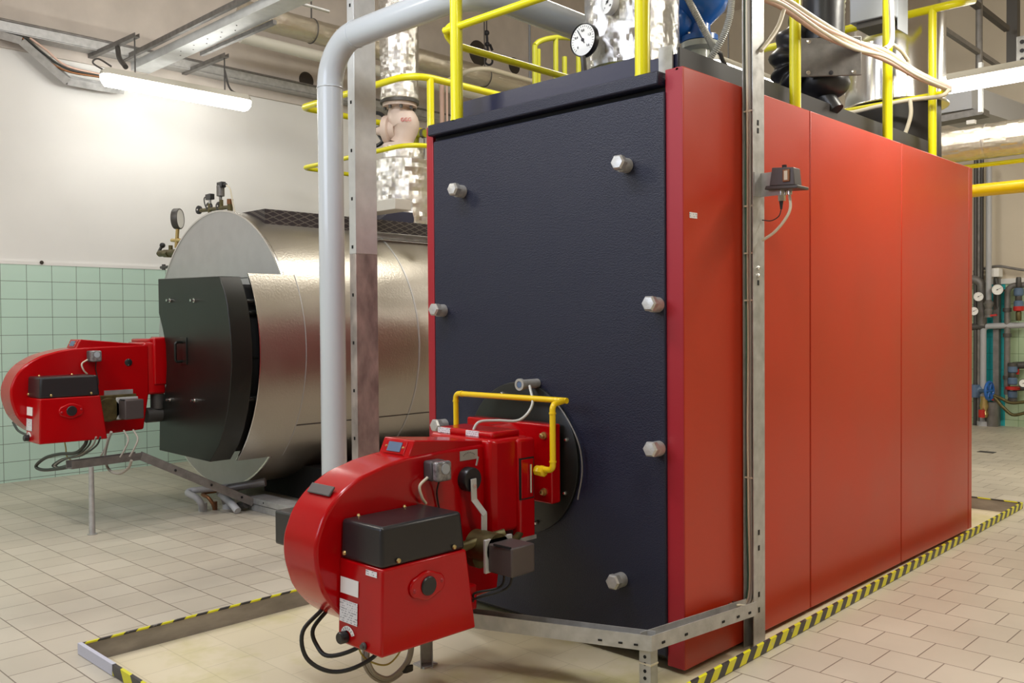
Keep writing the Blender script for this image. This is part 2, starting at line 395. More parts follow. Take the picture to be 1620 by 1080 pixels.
ORG = {}
def obj(name, mb, mat, parent=None, bevel=0, loc=None, label=None, sharp=34, bseg=2):
    bm = mb.bm; bmesh.ops.recalc_face_normals(bm, faces=bm.faces)
    if parent is not None: o0 = ORG[parent.name]
    elif loc is not None: o0 = V(loc)
    else:
        xs = [v.co for v in bm.verts]; o0 = V(((min(v.x for v in xs) + max(v.x for v in xs)) / 2, (min(v.y for v in xs) + max(v.y for v in xs)) / 2, min(v.z for v in xs)))
    bmesh.ops.translate(bm, verts=bm.verts, vec=-o0)
    ca = math.radians(sharp)
    for f in bm.faces: f.smooth = True
    for e in bm.edges:
        if len(e.link_faces) == 2 and e.calc_face_angle(0) > ca: e.smooth = False
    me = bpy.data.meshes.new(name); bm.to_mesh(me); bm.free()
    me.materials.append(M[mat])
    o = bpy.data.objects.new(name, me); COL.objects.link(o)
    ORG[o.name] = o0.copy()
    if parent is not None: o.parent = parent; o.location = (0, 0, 0)
    else: o.location = o0
    if bevel:
        b = o.modifiers.new('bevel', 'BEVEL'); b.width = bevel; b.segments = bseg; b.limit_method = 'ANGLE'; b.angle_limit = math.radians(40); b.harden_normals = False
    if label: o['label'] = label
    return o
def tag(o, label, cat, group=None):
    o['label'] = label; o['category'] = cat
    if group: o['group'] = group
    return o
def thing(name, loc, label, cat, group=None):
    o = bpy.data.objects.new(name, None); COL.objects.link(o); o.location = loc; o.empty_display_size = .1
    ORG[o.name] = V(loc); return tag(o, label, cat, group)
def struct(name, mb, mat, **k):
    o = obj(name, mb, mat, loc=(0, 0, 0), **k); o['kind'] = 'structure'; return o

# ================================================================== SETTING
FX0, FX1, FY0, FY1, CZ = WX, 4.6, -5.6, BY, 5.6
PITZ = -.038; PX0, PX1, PY0, PY1 = -1.705, .112, -1.43, 3.76
def XR(y): return .143 - .0165 * y          # inner line of the right curb, not quite parallel to the boiler
fl = MB(); HH = .008
fl.box(FX0, PX0 - HH, FY0, FY1, -.2, 0)
fl.prism([(XR(FY0) + HH, FY0), (FX1, FY0), (FX1, FY1), (XR(FY1) + HH, FY1)], 'z', -.2, 0)
fl.prism([(PX0 - HH, FY0), (XR(FY0) + HH, FY0), (XR(PY0 - HH) + HH, PY0 - HH), (PX0 - HH, PY0 - HH)], 'z', -.2, 0)
fl.prism([(PX0 - HH, PY1 + HH), (XR(PY1 + HH) + HH, PY1 + HH), (XR(FY1) + HH, FY1), (PX0 - HH, FY1)], 'z', -.2, 0)
struct('floor', fl, 'floor_tiles')
struct('trim_1', MB().prism([(PX0, PY0), (XR(PY0), PY0), (XR(PY1), PY1), (PX0, PY1)], 'z', -.2, PITZ), 'pit_paint', label='cream painted pit floor under the red boiler')
struct('wall_left', MB().box(FX0 - .2, FX0, FY0, FY1, -.1, CZ), 'plaster_white')
dz = at(0, 417, 'x', WX).z
struct('trim_2', MB().box(FX0, FX0 + .012, FY0, FY1, 0, dz), 'tile_green', label='pale green tile dado')
struct('trim_3', MB().box(FX0, FX0 + .016, FY0, FY1, dz, dz + .028), 'plaster_white')
up0 = Z0 = 3.78
struct('trim_4', MB().box(FX0, FX0 + .02, FY0, FY1, at(0, 75, 'x', WX).z, CZ), 'plaster_grey', label='grey beige upper wall band with the shade above the lamp painted in')  # unlit wall above the lamp: its shade is put into the plaster colour
struct('wall_back', MB().box(FX0, FX1, FY1, FY1 + .2, -.1, CZ), 'plaster_beige')
bz = at(1612, 440, 'y', BY).z
struct('trim_5', MB().box(FX0, FX1, FY1 - .012, FY1, 0, bz - .06), 'tile_back', label='yellow green tiles on the far wall')
struct('trim_6', MB().box(at(1545, 500, 'y', BY).x, at(1591, 500, 'y', BY).x, FY1 - .02, FY1, 0, bz - .06), 'tile_teal', label='teal tile stripe on the far wall')
struct('trim_7', MB().box(FX0, FX1, FY1 - .03, FY1, bz - .06, bz), 'plaster_white')
struct('wall_right', MB().box(FX1, FX1 + .2, FY0, FY1, -.1, CZ), 'plaster_beige')
struct('wall_front', MB().box(FX0, FX1, FY0 - .2, FY0, -.1, CZ), 'plaster_grey')
struct('ceiling', MB().box(FX0 - .2, FX1 + .2, FY0 - .2, FY1 + .2, CZ, CZ + .2), 'plaster_grey')

# hazard-taped steel curb round the pit
curb = thing('steel_curb', (PX0, PY0, 0), 'low steel curb with black and yellow hazard tape around the red boiler pit', 'curb')
CT = .039; TH = .008
def xr(y, o): return (XR(y) + o, y)
for nme, poly, tpoly in (
    ('l', [(PX0 - TH, PY0 - TH), (PX0, PY0 - TH), (PX0, PY1 + TH), (PX0 - TH, PY1 + TH)], None),
    ('r', [xr(PY0 - TH, 0), xr(PY0 - TH, TH), xr(PY1 + TH, TH), xr(PY1 + TH, 0)], None),
    ('f', [(PX0, PY0 - TH), (XR(PY0), PY0 - TH), (XR(PY0), PY0), (PX0, PY0)], None),
    ('b', [(PX0, PY1), (XR(PY1), PY1), (XR(PY1), PY1 + TH), (PX0, PY1 + TH)], None)):
    rail = obj('curb_rail', MB().prism(poly, 'z', PITZ, CT), 'curb_steel', curb)
    e = .002; cx = sum(p[0] for p in poly) / 4; cy = sum(p[1] for p in poly) / 4
    gp_ = [(p[0] + (-e if k_ in (0, 3) else e) if nme in 'lr' else p[0], p[1] + (-e if k_ in (0, 1) else e)) for k_, p in enumerate(poly)]
    obj('hazard_tape', MB().prism(gp_, 'z', CT - (.036 if nme in 'rf' else .004), CT + e), 'tape_y' if nme in 'lr' else 'tape_x', rail, label='black and yellow striped hazard tape')
    if nme == 'f': obj('hazard_tape', MB().box(PX0 - .012, PX0 + .30, PY0 - TH - .004, PY0 + .003, CT - .037, CT + .0035), 'tape_silver', rail, label='bare silver patch of tape')

# ================================================================== RED BOILER
bl = thing('red_boiler', (-.69, 1.5, PITZ), 'tall red panelled boiler with a black front door, standing in the taped pit', 'boiler')
D = 3.063; BT = at(1081, 103.5, 'y', 0).z; BB = at(1083, 1061, 'y', 0).z
obj('boiler_body', MB().box(-1.33, -.03, .03, D - .02, 0.02, BT - .02), 'void_black', bl)
obj('base_frame', MB().box(-1.28, -.10, .1, D - .1, PITZ, .02), 'void_black', bl)
ys = [0, at(1282, 500, 'x', 0).y, at(1426, 500, 'x', 0).y, D - .06]
for i in range(3):
    mb = MB()
    g0 = ys[i] + (.004 if i else 0); g1 = ys[i + 1] - .004
    if i == 0:
        mb.box(-.03, 0, .001, g1, BB, BT)
    else: mb.box(-.03, 0, g0, g1, BB, BT)
    sp = obj('side_panel', mb, 'red_panel', bl, bevel=.004)
    if i == 0:
        obj('front_flange', MB().box(-.075, -.0015, 0, .025, BB, BT), 'red_flange', sp, bevel=.003, label='crimson front flange of the side panel')
        s0 = at(1091, 335, 'x', .001); s1 = at(1103, 346, 'x', .001)
        obj('sticker', MB().box(0, .0012, s0.y, s1.y, s1.z, s0.z), 'label_print', sp, label='small white sticker')
obj('corner_strip', MB().box(-.04, 0, D - .057, D, BB, BT), 'red_panel', bl, bevel=.003)
obj('side_panel', MB().prism([(-1.3805, 0), (-1.335, 0), (-1.335, .05), (-1.35, .05), (-1.35, D), (-1.3805, D)], 'z', BB, at(675, 201.5, 'y', 0).z), 'red_flange', bl, bevel=.003, label='deep red left side panel and front edge')
obj('rear_panel', MB().box(-1.35, -.04, D - .02, D - .002, BB, BT), 'red_panel', bl)
rz1 = at(689, 199.4, 'y', 0).z; rz0 = at(689, 215.6, 'y', 0).z; dz1 = at(689, 224.5, 'y', 0).z
xd0 = at(690, 400, 'y', 0).x; xd1 = at(1054.5, 400, 'y', 0).x
obj('top_rail', MB().box(-1.333, -.082, -.035, .12, rz0 - .004, rz1), 'door_black', bl, bevel=.006)
door = obj('front_door', MB().box(xd0, xd1, -.012, .05, .015, dz1), 'door_black', bl, bevel=.006, label='black front door with textured paint')
obj('door_edge', MB().box(xd0 - .012, xd1 + .012, .012, .06, 0.0, dz1 + .02), 'void_black', bl)
for (px, py) in ((732, 303), (992, 262), (702, 491), (1041, 482), (704, 672), (1043, 709), (984, 916)):
    b = at(px, py, 'y', -.014); r = .0275
    db_ = obj('door_bolt', MB().lathe([(r, 0), (r, .036), (r * .95, .040)], b, (0, -1, 0), 28), 'bolt_steel', bl, sharp=25)
    obj('bolt_head', MB().lathe([(r * .95, .038), (r * 1.08, .044), (r * 1.08, .066), (r * .86, .074), (.2 * r, .0755)], b, (.10, -1, .06), 6), 'bolt_steel', db_, sharp=20, label='hexagonal bolt head')
b = at(850, 606, 'y', -.014)
sg = obj('sight_glass', MB().cyl(b, b + V((0, -.095, 0)), .019).lathe([(.024, 0), (.024, .012), (.014, .012), (.014, .006)], b + V((0, -.095, 0)), (0, -1, 0), 24), 'bolt_steel', bl, label='small steel sight glass tube')
obj('lens', MB().cyl(b + V((0, -.100, 0)), b + V((0, -.106, 0)), .0125), 'blue_fit', sg)
fc = V((-.78, -.012, .671))
obj('burner_plate', MB().lathe([(.31, 0), (.31, .012), (.305, .015), (.12, .015)], fc, (0, -1, 0), 64), 'boiler_black', bl, label='round black burner mounting plate')
for a in range(8):
    an = a * PI / 4 + .35; c = fc + V((math.cos(an) * .275, -.015, math.sin(an) * .275))
    obj('plate_bolt', MB().lathe([(.009, 0), (.009, .008), (.005, .014)], c, (0, -1, 0), 6), 'chrome', bl)
# top deck and its upstands
dk = at(733, 160, 'y', .12); dk2 = at(1056, 79, 'y', .12)
TZ = dk2.z; sx = -.10
obj('top_deck', MB().box(-1.26, sx, .12, 2.80, BT - .01, TZ - .02), 'deck_black', bl, bevel=.004, label='dark sheet metal top deck')
obj('deck_edge', MB().box(sx, sx + .008, .12, 2.82, BT - .02, TZ), 'deck_grey', bl, label='grey side edge of the deck')
obj('deck_edge', MB().box(-1.26, -.24, .112, .12, BT - .02, TZ), 'deck_black', bl)
obj('deck_bracket', MB().box(-.175, -.115, .104, .112, BT - .02, TZ + .01), 'galvanised', bl)
obj('name_strip', MB().box(-.03, -.02, 0.0, .004, BT - .01, BT), 'red_panel', bl)

# ================================================================== YELLOW RAILINGS
yr = thing('handrail', (-.7, .04, BT), 'bright yellow tubular handrail around the top of the red boiler', 'railing')
def post(px, py, base_ax, v, top, r=.021, par=None, mat='yellow_paint'):
    p = at(px, py, base_ax, v)
    p.z = BT - .01
    obj('post', MB().cyl(p, V((p.x, p.y, top)), r, seg=20).cyl(p, p + V((0, 0, .012)), r * 1.05), mat, par); return p
pA = post(723, 190, 'z', rz1, 3.3, .0275, yr); pB = post(1016.5, 119, 'z', BT, 3.3, .0275, yr)
C1 = post(1258, 167, 'x', -.045, 3.3, .024, yr); C2 = post(1404, 219, 'x', -.045, 3.3, .024, yr); C3 = post(1475, 233, 'x', -.045, at(1475, 12, 'x', -.045).z, .022, yr)
q = at(722, 50, 'y', pA.y); zr = q.z
yb = C3.y; zb = at(1480, 146, 'x', -.03).z
lx = pA.x - .075
obj('rail', MB().tube(fillet([(pB.x, pA.y + .0, zr + .02), (lx + .0, pA.y, zr + .02)], .1), .0165), 'yellow_paint', yr)
obj('rail', MB().tube(fillet([(pA.x, pA.y, zr + .04), (lx - .01, pA.y + .005, zr + .02), (lx + .0, pA.y + .06, zr - .03), (lx, yb, zr - .03), (-.6, yb + .03, zr - .03)], .045), .0165), 'yellow_paint', yr)
obj('rail', MB().tube(fillet([(-1.0, yb + .05, zb - .01), (.02, yb + .05, zb + .0), (.02, yb - .02, zb)], .05), .014), 'yellow_paint', yr)
zt = at(1475, 14, 'x', -.045).z
obj('rail', MB().tube(fillet([(-1.2, C3.y, zt), (.08, C3.y, zt), (.1, C3.y + .2, zt + .06)], .08), .022), 'yellow_paint', yr)
obj('post', MB().cyl((lx, yb, BT), (lx, yb, zr), .021), 'yellow_paint', yr)
obj('post', MB().cyl((lx, 1.3, BT), (lx, 1.3, 3.3), .021), 'yellow_paint', yr)

# ================================================================== BURNERS
def burner(off, front):
    O = V(off)
    def S(x, y, z): return V((x, y, z - .049)) + O
    root = thing('burner', S(-.7, -.6, .27), 'large red burner mounted low on the black door of the red boiler' if front else 'red burner mounted on the steel drum boiler in front of the green tiled wall', 'burner')
    P = lambda l: [(y + O.y, z - .049 + O.z) for y, z in l]
    prof = [(-.30, .828), (-.427, .828), (-.60, .825), (-.766, .818), (-.85, .806), (-.907, .792), (-.958, .778), (-1.001, .757), (-1.045, .73), (-1.08, .697), (-1.105, .663), (-1.12, .63), (-1.133, .595), (-1.137, .56), (-1.135, .52), (-1.127, .484), (-1.107, .425), (-1.072, .375), (-1.03, .333), (-.97, .295), (-.90, .272), (-.83, .262), (-.70, .26), (-.34, .275), (-.30, .52)]
    x0, x1 = -.79 + O.x, -.60 + O.x
    rp = catmull([(0, y, z) for y, z in prof[3:21]], 3)
    prof = prof[:3] + [(p.y, p.z) for p in rp] + prof[21:]
    hs = obj('fan_housing', MB().prism(P(prof), 'x', x0, x1), 'red_gloss', root, bevel=.011, bseg=3, sharp=45, label='rounded glossy red fan housing')
    # rubber pad on the rim
    a = V((0, -1.0475, .745 - .049)); 
    if front: obj('grip_pad', MB().obox(S(-.695, -1.0505, .737), ((1, 0, 0), (0, .62, .79), (0, -.79, .62)), (.125, .036, .008)), 'plastic_grey', root, bevel=.003)
    # fan motor on the far side
    obj('fan_motor', MB().cyl(S(-.79, -.83, .56), S(-.93, -.83, .56), .17).box(S(-1.03, 0, 0).x, S(-.79, 0, 0).x, S(0, -1.02, 0).y, S(0, -.7, 0).y, S(0, 0, .50).z, S(0, 0, .62).z), 'plastic_black', root, bevel=.008)
    # viewing scoop
    sc = [(-.755, .815), (-.728, .872), (-.33, .833), (-.33, .815)]
    so = obj('view_scoop', MB().prism(P(sc), 'x', x0 + .015, x1 - .008), 'red_gloss', root, bevel=.004)
    n = V((0, -.05, .0)).normalized(); e1 = V((0, .027, .057)).normalized(); nn = V((0, -.057, .027)).normalized()
    c = S(-.695, -.7425, .8435)
    wf = obj('window_frame', MB().obox(c + nn * .001, ((1, 0, 0), e1, nn), (.115, .05, .004)), 'red_gloss', so, bevel=.002)
    obj('window_glass', MB().obox(c + nn * .004, ((1, 0, 0), e1, nn), (.072, .034, .003)), 'blue_fit', wf, label='small dark viewing window')
    for s_ in (-1, 1): obj('screw', MB().lathe([(.005, 0), (.003, .004)], c + V((.046 * s_, 0, 0)) + nn * .003, nn, 10), 'brass', wf)
    # neck block
    nk = [(-.97, -.20), (-.93, -.30), (-.80, -.33), (-.62, -.33), (-.605, -.31), (-.60, -.25), (-.60, -.20), (-.61, -.18), (-.95, -.18)] if not front else [(-.97, -.30), (-.93, -.38), (-.80, -.41), (-.575, -.41), (-.552, -.385), (-.548, -.30), (-.545, -.23), (-.56, -.21), (-.95, -.21), (-.985, -.24)]
    obj('neck_block', MB().prism([(x + O.x, y + O.y) for x, y in nk], 'z', S(0, 0, .50).z, S(0, 0, .845).z), 'red_gloss', root, bevel=.014, bseg=3)
    obj('neck_cover', MB().box(S(-.90, 0, 0).x, S(-.59 if front else -.63, 0, 0).x, S(0, -.37 if front else -.29, 0).y, S(0, -.22 if front else -.19, 0).y, S(0, 0, .84).z, S(0, 0, .868).z), 'red_gloss', root, bevel=.012, bseg=3)
    cx_, cy_ = (-.532, -.15) if front else (-.59, -.17)
    if not front: obj('corner_column', MB().box(S(-.66, 0, 0).x, S(cx_, 0, 0).x, S(0, -.27, 0).y, S(0, cy_, 0).y, S(0, 0, .56).z, S(0, 0, .875).z), 'red_gloss', root, bevel=.012, bseg=3)
    else: obj('corner_column', MB().box(S(-.575, 0, 0).x, S(-.532, 0, 0).x, S(0, -.29, 0).y, S(0, -.20, 0).y, S(0, 0, .45).z, S(0, 0, .84).z), 'red_gloss', root, bevel=.012, bseg=3)
    if front:
        hpk = obj('hinge_pocket', MB().box(S(-.54, 0, 0).x, S(-.5300, 0, 0).x, S(0, -.287, 0).y, S(0, -.212, 0).y, S(0, 0, .612).z, S(0, 0, .768).z), 'void_black', root)
        obj('hinge_cover', MB().box(S(-.54, 0, 0).x, S(-.5285, 0, 0).x, S(0, -.281, 0).y, S(0, -.216, 0).y, S(0, 0, .616).z, S(0, 0, .762).z), 'red_gloss', hpk, bevel=.002)
    if front: obj('hinge_pin', MB().cyl(S(-.524, -.236, .635), S(-.524, -.236, .742), .005), 'chrome', root)
    fp = MB().box(S(-1.02, 0, 0).x, S(-.54 if front else -.68, 0, 0).x, S(0, -.10, 0).y, S(0, -.045, 0).y, S(0, 0, .567).z, S(0, 0, .877).z)
    fo = obj('flange_plate', fp, 'red_gloss', root, bevel=.008, bseg=3)
    obj('burner_tube', MB().cyl(S(-.78, -.21, .72), S(-.78, -.02, .72), .15), 'red_gloss', root)
    for (xx, zz) in ((-.578, .832), (-.578, .612), (-.975, .832), (-.975, .612))[0 if front else 2:]:
        obj('flange_bolt', MB().cyl(S(xx, -.10, zz), S(xx, -.106, zz), .015).lathe([(.011, 0), (.011, .012), (.006, .016)], S(xx, -.106, zz), (0, -1, 0), 6), 'brass', fo)
    # labels on the neck
    for xx in ((-.86, -.70) if front else ()):
        obj('label', MB().box(S(xx - .035, 0, 0).x, S(xx + .035, 0, 0).x, S(0, -.3712, 0).y, S(0, -.36, 0).y, S(0, 0, .846).z, S(0, 0, .866).z), 'label_print', root, label='small white printed label')
    # control box
    q = S(0, 0, 0)
    body = [(-1.055, .265), (-.662, .262), (-.702, .531), (-1.046, .531)]
    bx = obj('control_box', MB().prism(P(body), 'x', x1 - .004, S(-.38, 0, 0).x), 'red_gloss', root, bevel=.007, bseg=3, label='red control box')
    cov = MB().hexa([S(-.598, -1.046, .531), S(-.384, -1.046, .531), S(-.384, -.702, .531), S(-.598, -.702, .531), S(-.598, -1.040, .656), S(-.392, -1.040, .656), S(-.392, -.712, .656), S(-.598, -.712, .656)])
    cv = obj('box_cover', cov, 'plastic_black', root, bevel=.012, bseg=3, label='black box cover')
    for p_, d_ in (((-.381, -.985, .548), (1, 0, 0)), ((-.381, -.755, .548), (1, 0, 0)), ((-.575, -1.046, .55), (0, -1, 0))):
        obj('screw', MB().lathe([(.008, 0), (.0065, .005), (.003, .007)], S(*p_), d_, 12), 'brass', cv)
    for y_ in (-.98, -.79): obj('screw', MB().lathe([(.007, 0), (.004, .006)], S(-.590, y_, .656), (0, 0, 1), 12), 'brass', cv)
    # round plug on the box
    pc = S(-.380, -.875, .45)
    bs = MB()
    pts = [(math.cos(a) * .072 if abs(math.cos(a)) > .75 else math.cos(a) * .055, math.sin(a) * .046) for a in [2 * PI * k / 28 for k in range(28)]]
    bs.prism([(pc.y + u, pc.z + v) for u, v in pts], 'x', pc.x - .004, pc.x + .010)
    boss = obj('plug_boss', bs, 'red_gloss', bx, bevel=.006, bseg=3)
    obj('plug', MB().lathe([(.030, 0), (.030, .014), (.027, .017)], pc, (1, 0, 0), 32), 'plastic_black', boss)
    for s_ in (-1, 1): obj('boss_screw', MB().lathe([(.007, 0), (.004, .004)], pc + V((.010, .056 * s_, .006 * s_)), (1, 0, 0), 12), 'red_flange', boss)
    # stickers and knobs on the box front (faces the viewer's left)
    def fr(xa, xb, za, zb, mat='label_print', **k):
        y = -1.0475 - (.531 - (za + zb) / 2) * .034
        h = V((0, .034, 1)).normalized()
        cc = S((xa + xb) / 2, y - .0012, (za + zb) / 2)
        return obj('label', MB().obox(cc, ((1, 0, 0), V((0, 1, -.034)), h), (xb - xa, .0014, zb - za)), mat, bx, **k)
    if front: fr(-.46, -.405, .503, .520, label='narrow white printed label')
    fr(-.590, -.497, .425, .475, 'paper', label='plain white label'); fr(-.592, -.500, .335, .405, label='printed data plate')
    kc = S(-.560, -1.056, .290)
    obj('setting_knob', MB().lathe([(.019, 0), (.019, .022), (.016, .026)], kc, (0, -1, .03), 24), 'plastic_black', bx)
    ap = [(math.cos(a) * .036, math.sin(a) * .036) for a in [PI * (.12 + .76 * k / 14) for k in range(15)]] + [(math.cos(a) * .023, math.sin(a) * .023) for a in [PI * (.88 - .76 * k / 14) for k in range(15)]]
    sd = obj('knob_scale', MB().prism([(kc.x + u + .012, kc.z + v) for u, v in ap], 'y', kc.y - .002, kc.y + .001), 'paper', bx, label='white knob scale')
    for k in range(7):
        an = PI * (.16 + .68 * k / 6); obj('tick', MB().bar(kc + V((math.cos(an) * .026 + .012, -.0025, math.sin(an) * .026)), kc + V((math.cos(an) * .034 + .012, -.0025, math.sin(an) * .034)), .0012, .001, (0, 1, 0)), 'ink', sd)
    if front: obj('push_button', MB().lathe([(.012, 0), (.012, .005), (.008, .007), (.008, .012), (.003, .013)], S(-.462, -1.057, .284), (0, -1, .03), 20), 'pipe_dark', bx)
    # pressure switch with clear cover
    pc = S(-.585, -.66, .765)
    ps = obj('pressure_switch', MB().box(S(-.602, 0, 0).x, S(-.555, 0, 0).x, pc.y - .038, pc.y + .03, pc.z - .034, pc.z + .036), 'plastic_grey', root, bevel=.008)
    obj('clear_cover', MB().box(S(-.555, 0, 0).x, S(-.525, 0, 0).x, pc.y - .038, pc.y + .030, pc.z - .034, pc.z + .036), 'plastic_clear', ps, bevel=.01, bseg=3)
    obj('dial', MB().cyl(S(-.525, -.662, .775), S(-.522, -.662, .775), .018), 'grey_paint', ps)
    obj('switch_cable', MB().tube(catmull([S(-.575, -.70, .745), S(-.575, -.735, .72), S(-.575, -.725, .68), S(-.585, -.70, .655)]), .005), 'cable_cream', root)
    obj('switch_cable', MB().tube(catmull([S(-.57, -.65, .732), S(-.59, -.645, .68), S(-.59, -.63, .60), S(-.59, -.64, .57)]), .003), 'rubber', root)
    if front:
        dc = at(738, 757, 'x', S(-.60, 0, 0).x)
        obj('regulator_disc', MB().lathe([(.044, 0), (.044, .03), (.040, .036)], dc, (1, 0, 0), 40), 'plastic_black', root, bevel=.001)
        pl = at(741, 720, 'x', S(-.60, 0, 0).x)
        sp_ = obj('scale_plate', MB().box(pl.x, pl.x + .003, pl.y - .043, pl.y + .043, pl.z - .016, pl.z + .018), 'galvanised', root)
        for k in range(9):
            an = PI * (.2 + .6 * k / 8); obj('tick', MB().bar(pl + V((.0035, math.cos(an) * .03, math.sin(an) * .02 - .012)), pl + V((.0035, math.cos(an) * .036, math.sin(an) * .025 - .012)), .0014, .001, (1, 0, 0)), 'ink', sp_)
        obj('pointer', MB().bar(pl + V((.03, .01, -.035)), pl + V((.03, .02, -.004)), .006, .003, (1, 0, 0)), 'galvanised', root)
        k1 = at(749, 757, 'x', S(-.555, 0, 0).x); k2 = at(750, 790, 'x', S(-.555, 0, 0).x); k3 = at(766, 812, 'x', S(-.53, 0, 0).x); k4 = at(766, 842, 'x', S(-.53, 0, 0).x)
        lv = MB()
        for a_, b_ in ((k1, k2), (k2, k3), (k3, k4)): lv.bar(a_, b_ + (b_ - a_).normalized() * .004, .004, .027, (0, 1, 0))
        obj('linkage_lever', lv, 'galvanised_white', root, bevel=.001)
        obj('lever_bolt', MB().lathe([(.008, 0), (.008, .007)], k1 + V((.002, 0, -.025)), (1, 0, 0), 6), 'chrome', root)
    else:
        dc = at(203, 573, 'x', S(-.60, 0, 0).x)
        obj('cover_disc', MB().lathe([(.024, 0), (.024, .004), (.021, .006)], dc, (1, 0, 0), 32), 'plastic_black', root)
        for s_ in (-1, 1): obj('screw', MB().lathe([(.004, 0), (.002, .003)], dc + V((.006, 0, .017 * s_)), (1, 0, 0), 10), 'chrome', root)
    # air damper servo
    if front:
        A = at(810, 890, 'x', S(-.33, 0, 0).x); y0 = A.y; y1 = y0 + .115; zc = at(810, 868, 'x', A.x).z; z0_ = at(810, 915, 'x', A.x).z; xs = A.x - .115; xe = A.x
        obj('valve_body', MB().cyl((S(-.56, 0, 0).x, y0 + .05, (zc + z0_) / 2 + .02), (xs, y0 + .05, (zc + z0_) / 2 + .02), .055).cyl((S(-.56, 0, 0).x, y0 - .05, zc - .03), (S(-.46, 0, 0).x, y0 + .1, zc + .015), .018), 'brass_green', root)
        gp = MB().tube(catmull([S(-.58, -.42, .475), S(-.53, -.42, .50), S(-.53, -.33, .47), S(-.55, -.26, .49)]), .014).cyl(S(-.575, -.48, .44), S(-.54, -.48, .44), .045)
        obj('gas_fitting', gp, 'brass_green', root)
        obj('mounting_plate', MB().box(S(-.6, 0, 0).x, S(-.592, 0, 0).x, S(0, -.68, 0).y, S(0, -.54, 0).y, S(0, 0, .50).z, S(0, 0, .58).z), 'galvanised', root)
        obj('gas_collar', MB().lathe([(.05, 0), (.06, .012), (.06, .03), (.045, .045)], S(-.60, -.27, .43), (0, 0, 1), 24).box(S(-.66, 0, 0).x, S(-.53, 0, 0).x, S(0, -.33, 0).y, S(0, -.2, 0).y, S(0, 0, .455).z, S(0, 0, .47).z), 'galvanised', root)
        obj('damper_lobe', MB().box(S(-.6, 0, 0).x, S(-.50, 0, 0).x, S(0, -.66, 0).y, S(0, -.54, 0).y, S(0, 0, .27).z, S(0, 0, .36).z), 'red_gloss', root, bevel=.008)
        for a_, b_ in ((0, 0), (.045, .0), (0, .045), (.045, .045)): obj('red_bolt', MB().lathe([(.013, 0), (.013, .01), (.009, .014)], S(-.50, -.635 + a_, .295 + b_), (1, 0, 0), 12), 'red_gloss', root)
    else:
        A = at(198, 645, 'x', S(-.38, 0, 0).x); y0 = A.y; y1 = at(228, 645, 'x', A.x).y; zc = at(198, 633, 'x', A.x).z; z0_ = at(198, 664, 'x', A.x).z; xs = A.x - .10; xe = A.x
        pa = at(166, 618, 'x', S(-.585, 0, 0).x); pb = at(211, 630, 'x', S(-.585, 0, 0).x)
        obj('mounting_plate', MB().box(S(-.6, 0, 0).x, S(-.59, 0, 0).x, pa.y, pb.y, pb.z - .03, pa.z), 'galvanised', root)
        obj('valve_body', MB().cyl((S(-.58, 0, 0).x, y0 - .06, (zc + z0_) / 2), (xs, y0 - .06, (zc + z0_) / 2), .075).box(S(-.5, 0, 0).x, S(-.49, 0, 0).x, y0 - .14, y1 - .0, z0_ - .01, zc + .03), 'brass_green', root, bevel=.004)
        obj('gas_collar', MB().cyl(S(-.66, -.22, .40), S(-.66, -.22, .56), .045).cyl(S(-.66, -.18, .36), S(-.66, -.30, .36), .05), 'pipe_dark', root)
    sv = obj('servo', MB().box(xs, xe, y0, y1, z0_, zc), 'plastic_brown', root, bevel=.006, label='grey brown servo motor box')
    obj('servo_plate', MB().box(xs - .012, xs, y0 - .012, y1 + .006, z0_ - .004, zc + .012), 'galvanised_white', sv, bevel=.002)
    obj('servo_seam', MB().bar((xs + .03, y0 - .001, zc - .012 + .013), (xe - .006, y0 + .001, zc + .001), .006, .006), 'void_black', sv)
    # cables under the box
    cb = [(-.565, -1.0, .265), (-.56, -1.02, .16), (-.54, -1.0, .05), (-.50, -.93, .0), (-.50, -.82, .03), (-.52, -.74, .12)]
    if front:
        for k in range(3):
            e_ = (0, 5, 8)[k]
            P_ = [at(a + e_ * f, b - e_ * g, 'x', -.64 + .008 * k) for a, b, f, g in ((588, 990, 1, 0), (575, 1030, 1, 0), (577, 1054, 1, .6), (592, 1073, .3, 1), (614, 1078, 0, .8), (638, 1062, -.5, .6), (651, 1036, -.6, 0), (654, 1000, -.5, 0), (656, 972, -.5, 0))]
            obj('control_cable', MB().tube(catmull(P_), .0055), 'cable_grey', root)
        obj('earth_wire', MB().tube(catmull([at(a, b, 'x', -.62) for a, b in ((562, 990), (571, 1033), (596, 1050), (618, 1048), (638, 1020), (645, 980))]), .003), 'cable_yellow', root)
        for k in range(2):
            obj('control_cable', MB().tube(catmull([at(a, b - 7 * k, 'x', -.52) for a, b in ((622, 1003), (640, 1015), (662, 1016), (695, 1004), (728, 968))]), .005), 'cable_grey', root)
        obj('cable_clamp', MB().obox(at(643, 1058, 'x', -.635), ((1, .5, .2), (0, 1, 0), (0, 0, 1)), (.03, .03, .025)), 'rubber', root, bevel=.004)
        for k in range(2):
            obj('power_cable', MB().tube(catmull([S(-.74, -1.02 + .03 * k, .33), S(-.75, -1.09 + .04 * k, .27), S(-.73, -1.09 + .04 * k, .19 + .03 * k), S(-.68, -1.04, .145 + .05 * k), S(-.62, -.98, .155 + .06 * k), S(-.59, -.90, .20 + .06 * k), S(-.595, -.88, .30)]), .007), 'rubber', root)
        for k in range(2):
            obj('servo_cable', MB().tube(catmull([V((xs + .03 + .04 * k, y0 + .05, z0_ + .01)), V((xs + .03 + .03 * k, y0 + .03, z0_ - .05)), V((xs - .04, y0 - .03, z0_ - .075 - .02 * k)), S(-.53, -.52, .28), S(-.58, -.56, .32)]), .004), 'rubber', root)
    return root
burner((0, 0, 0), True)
burner((-3.48, .20, .32), False)

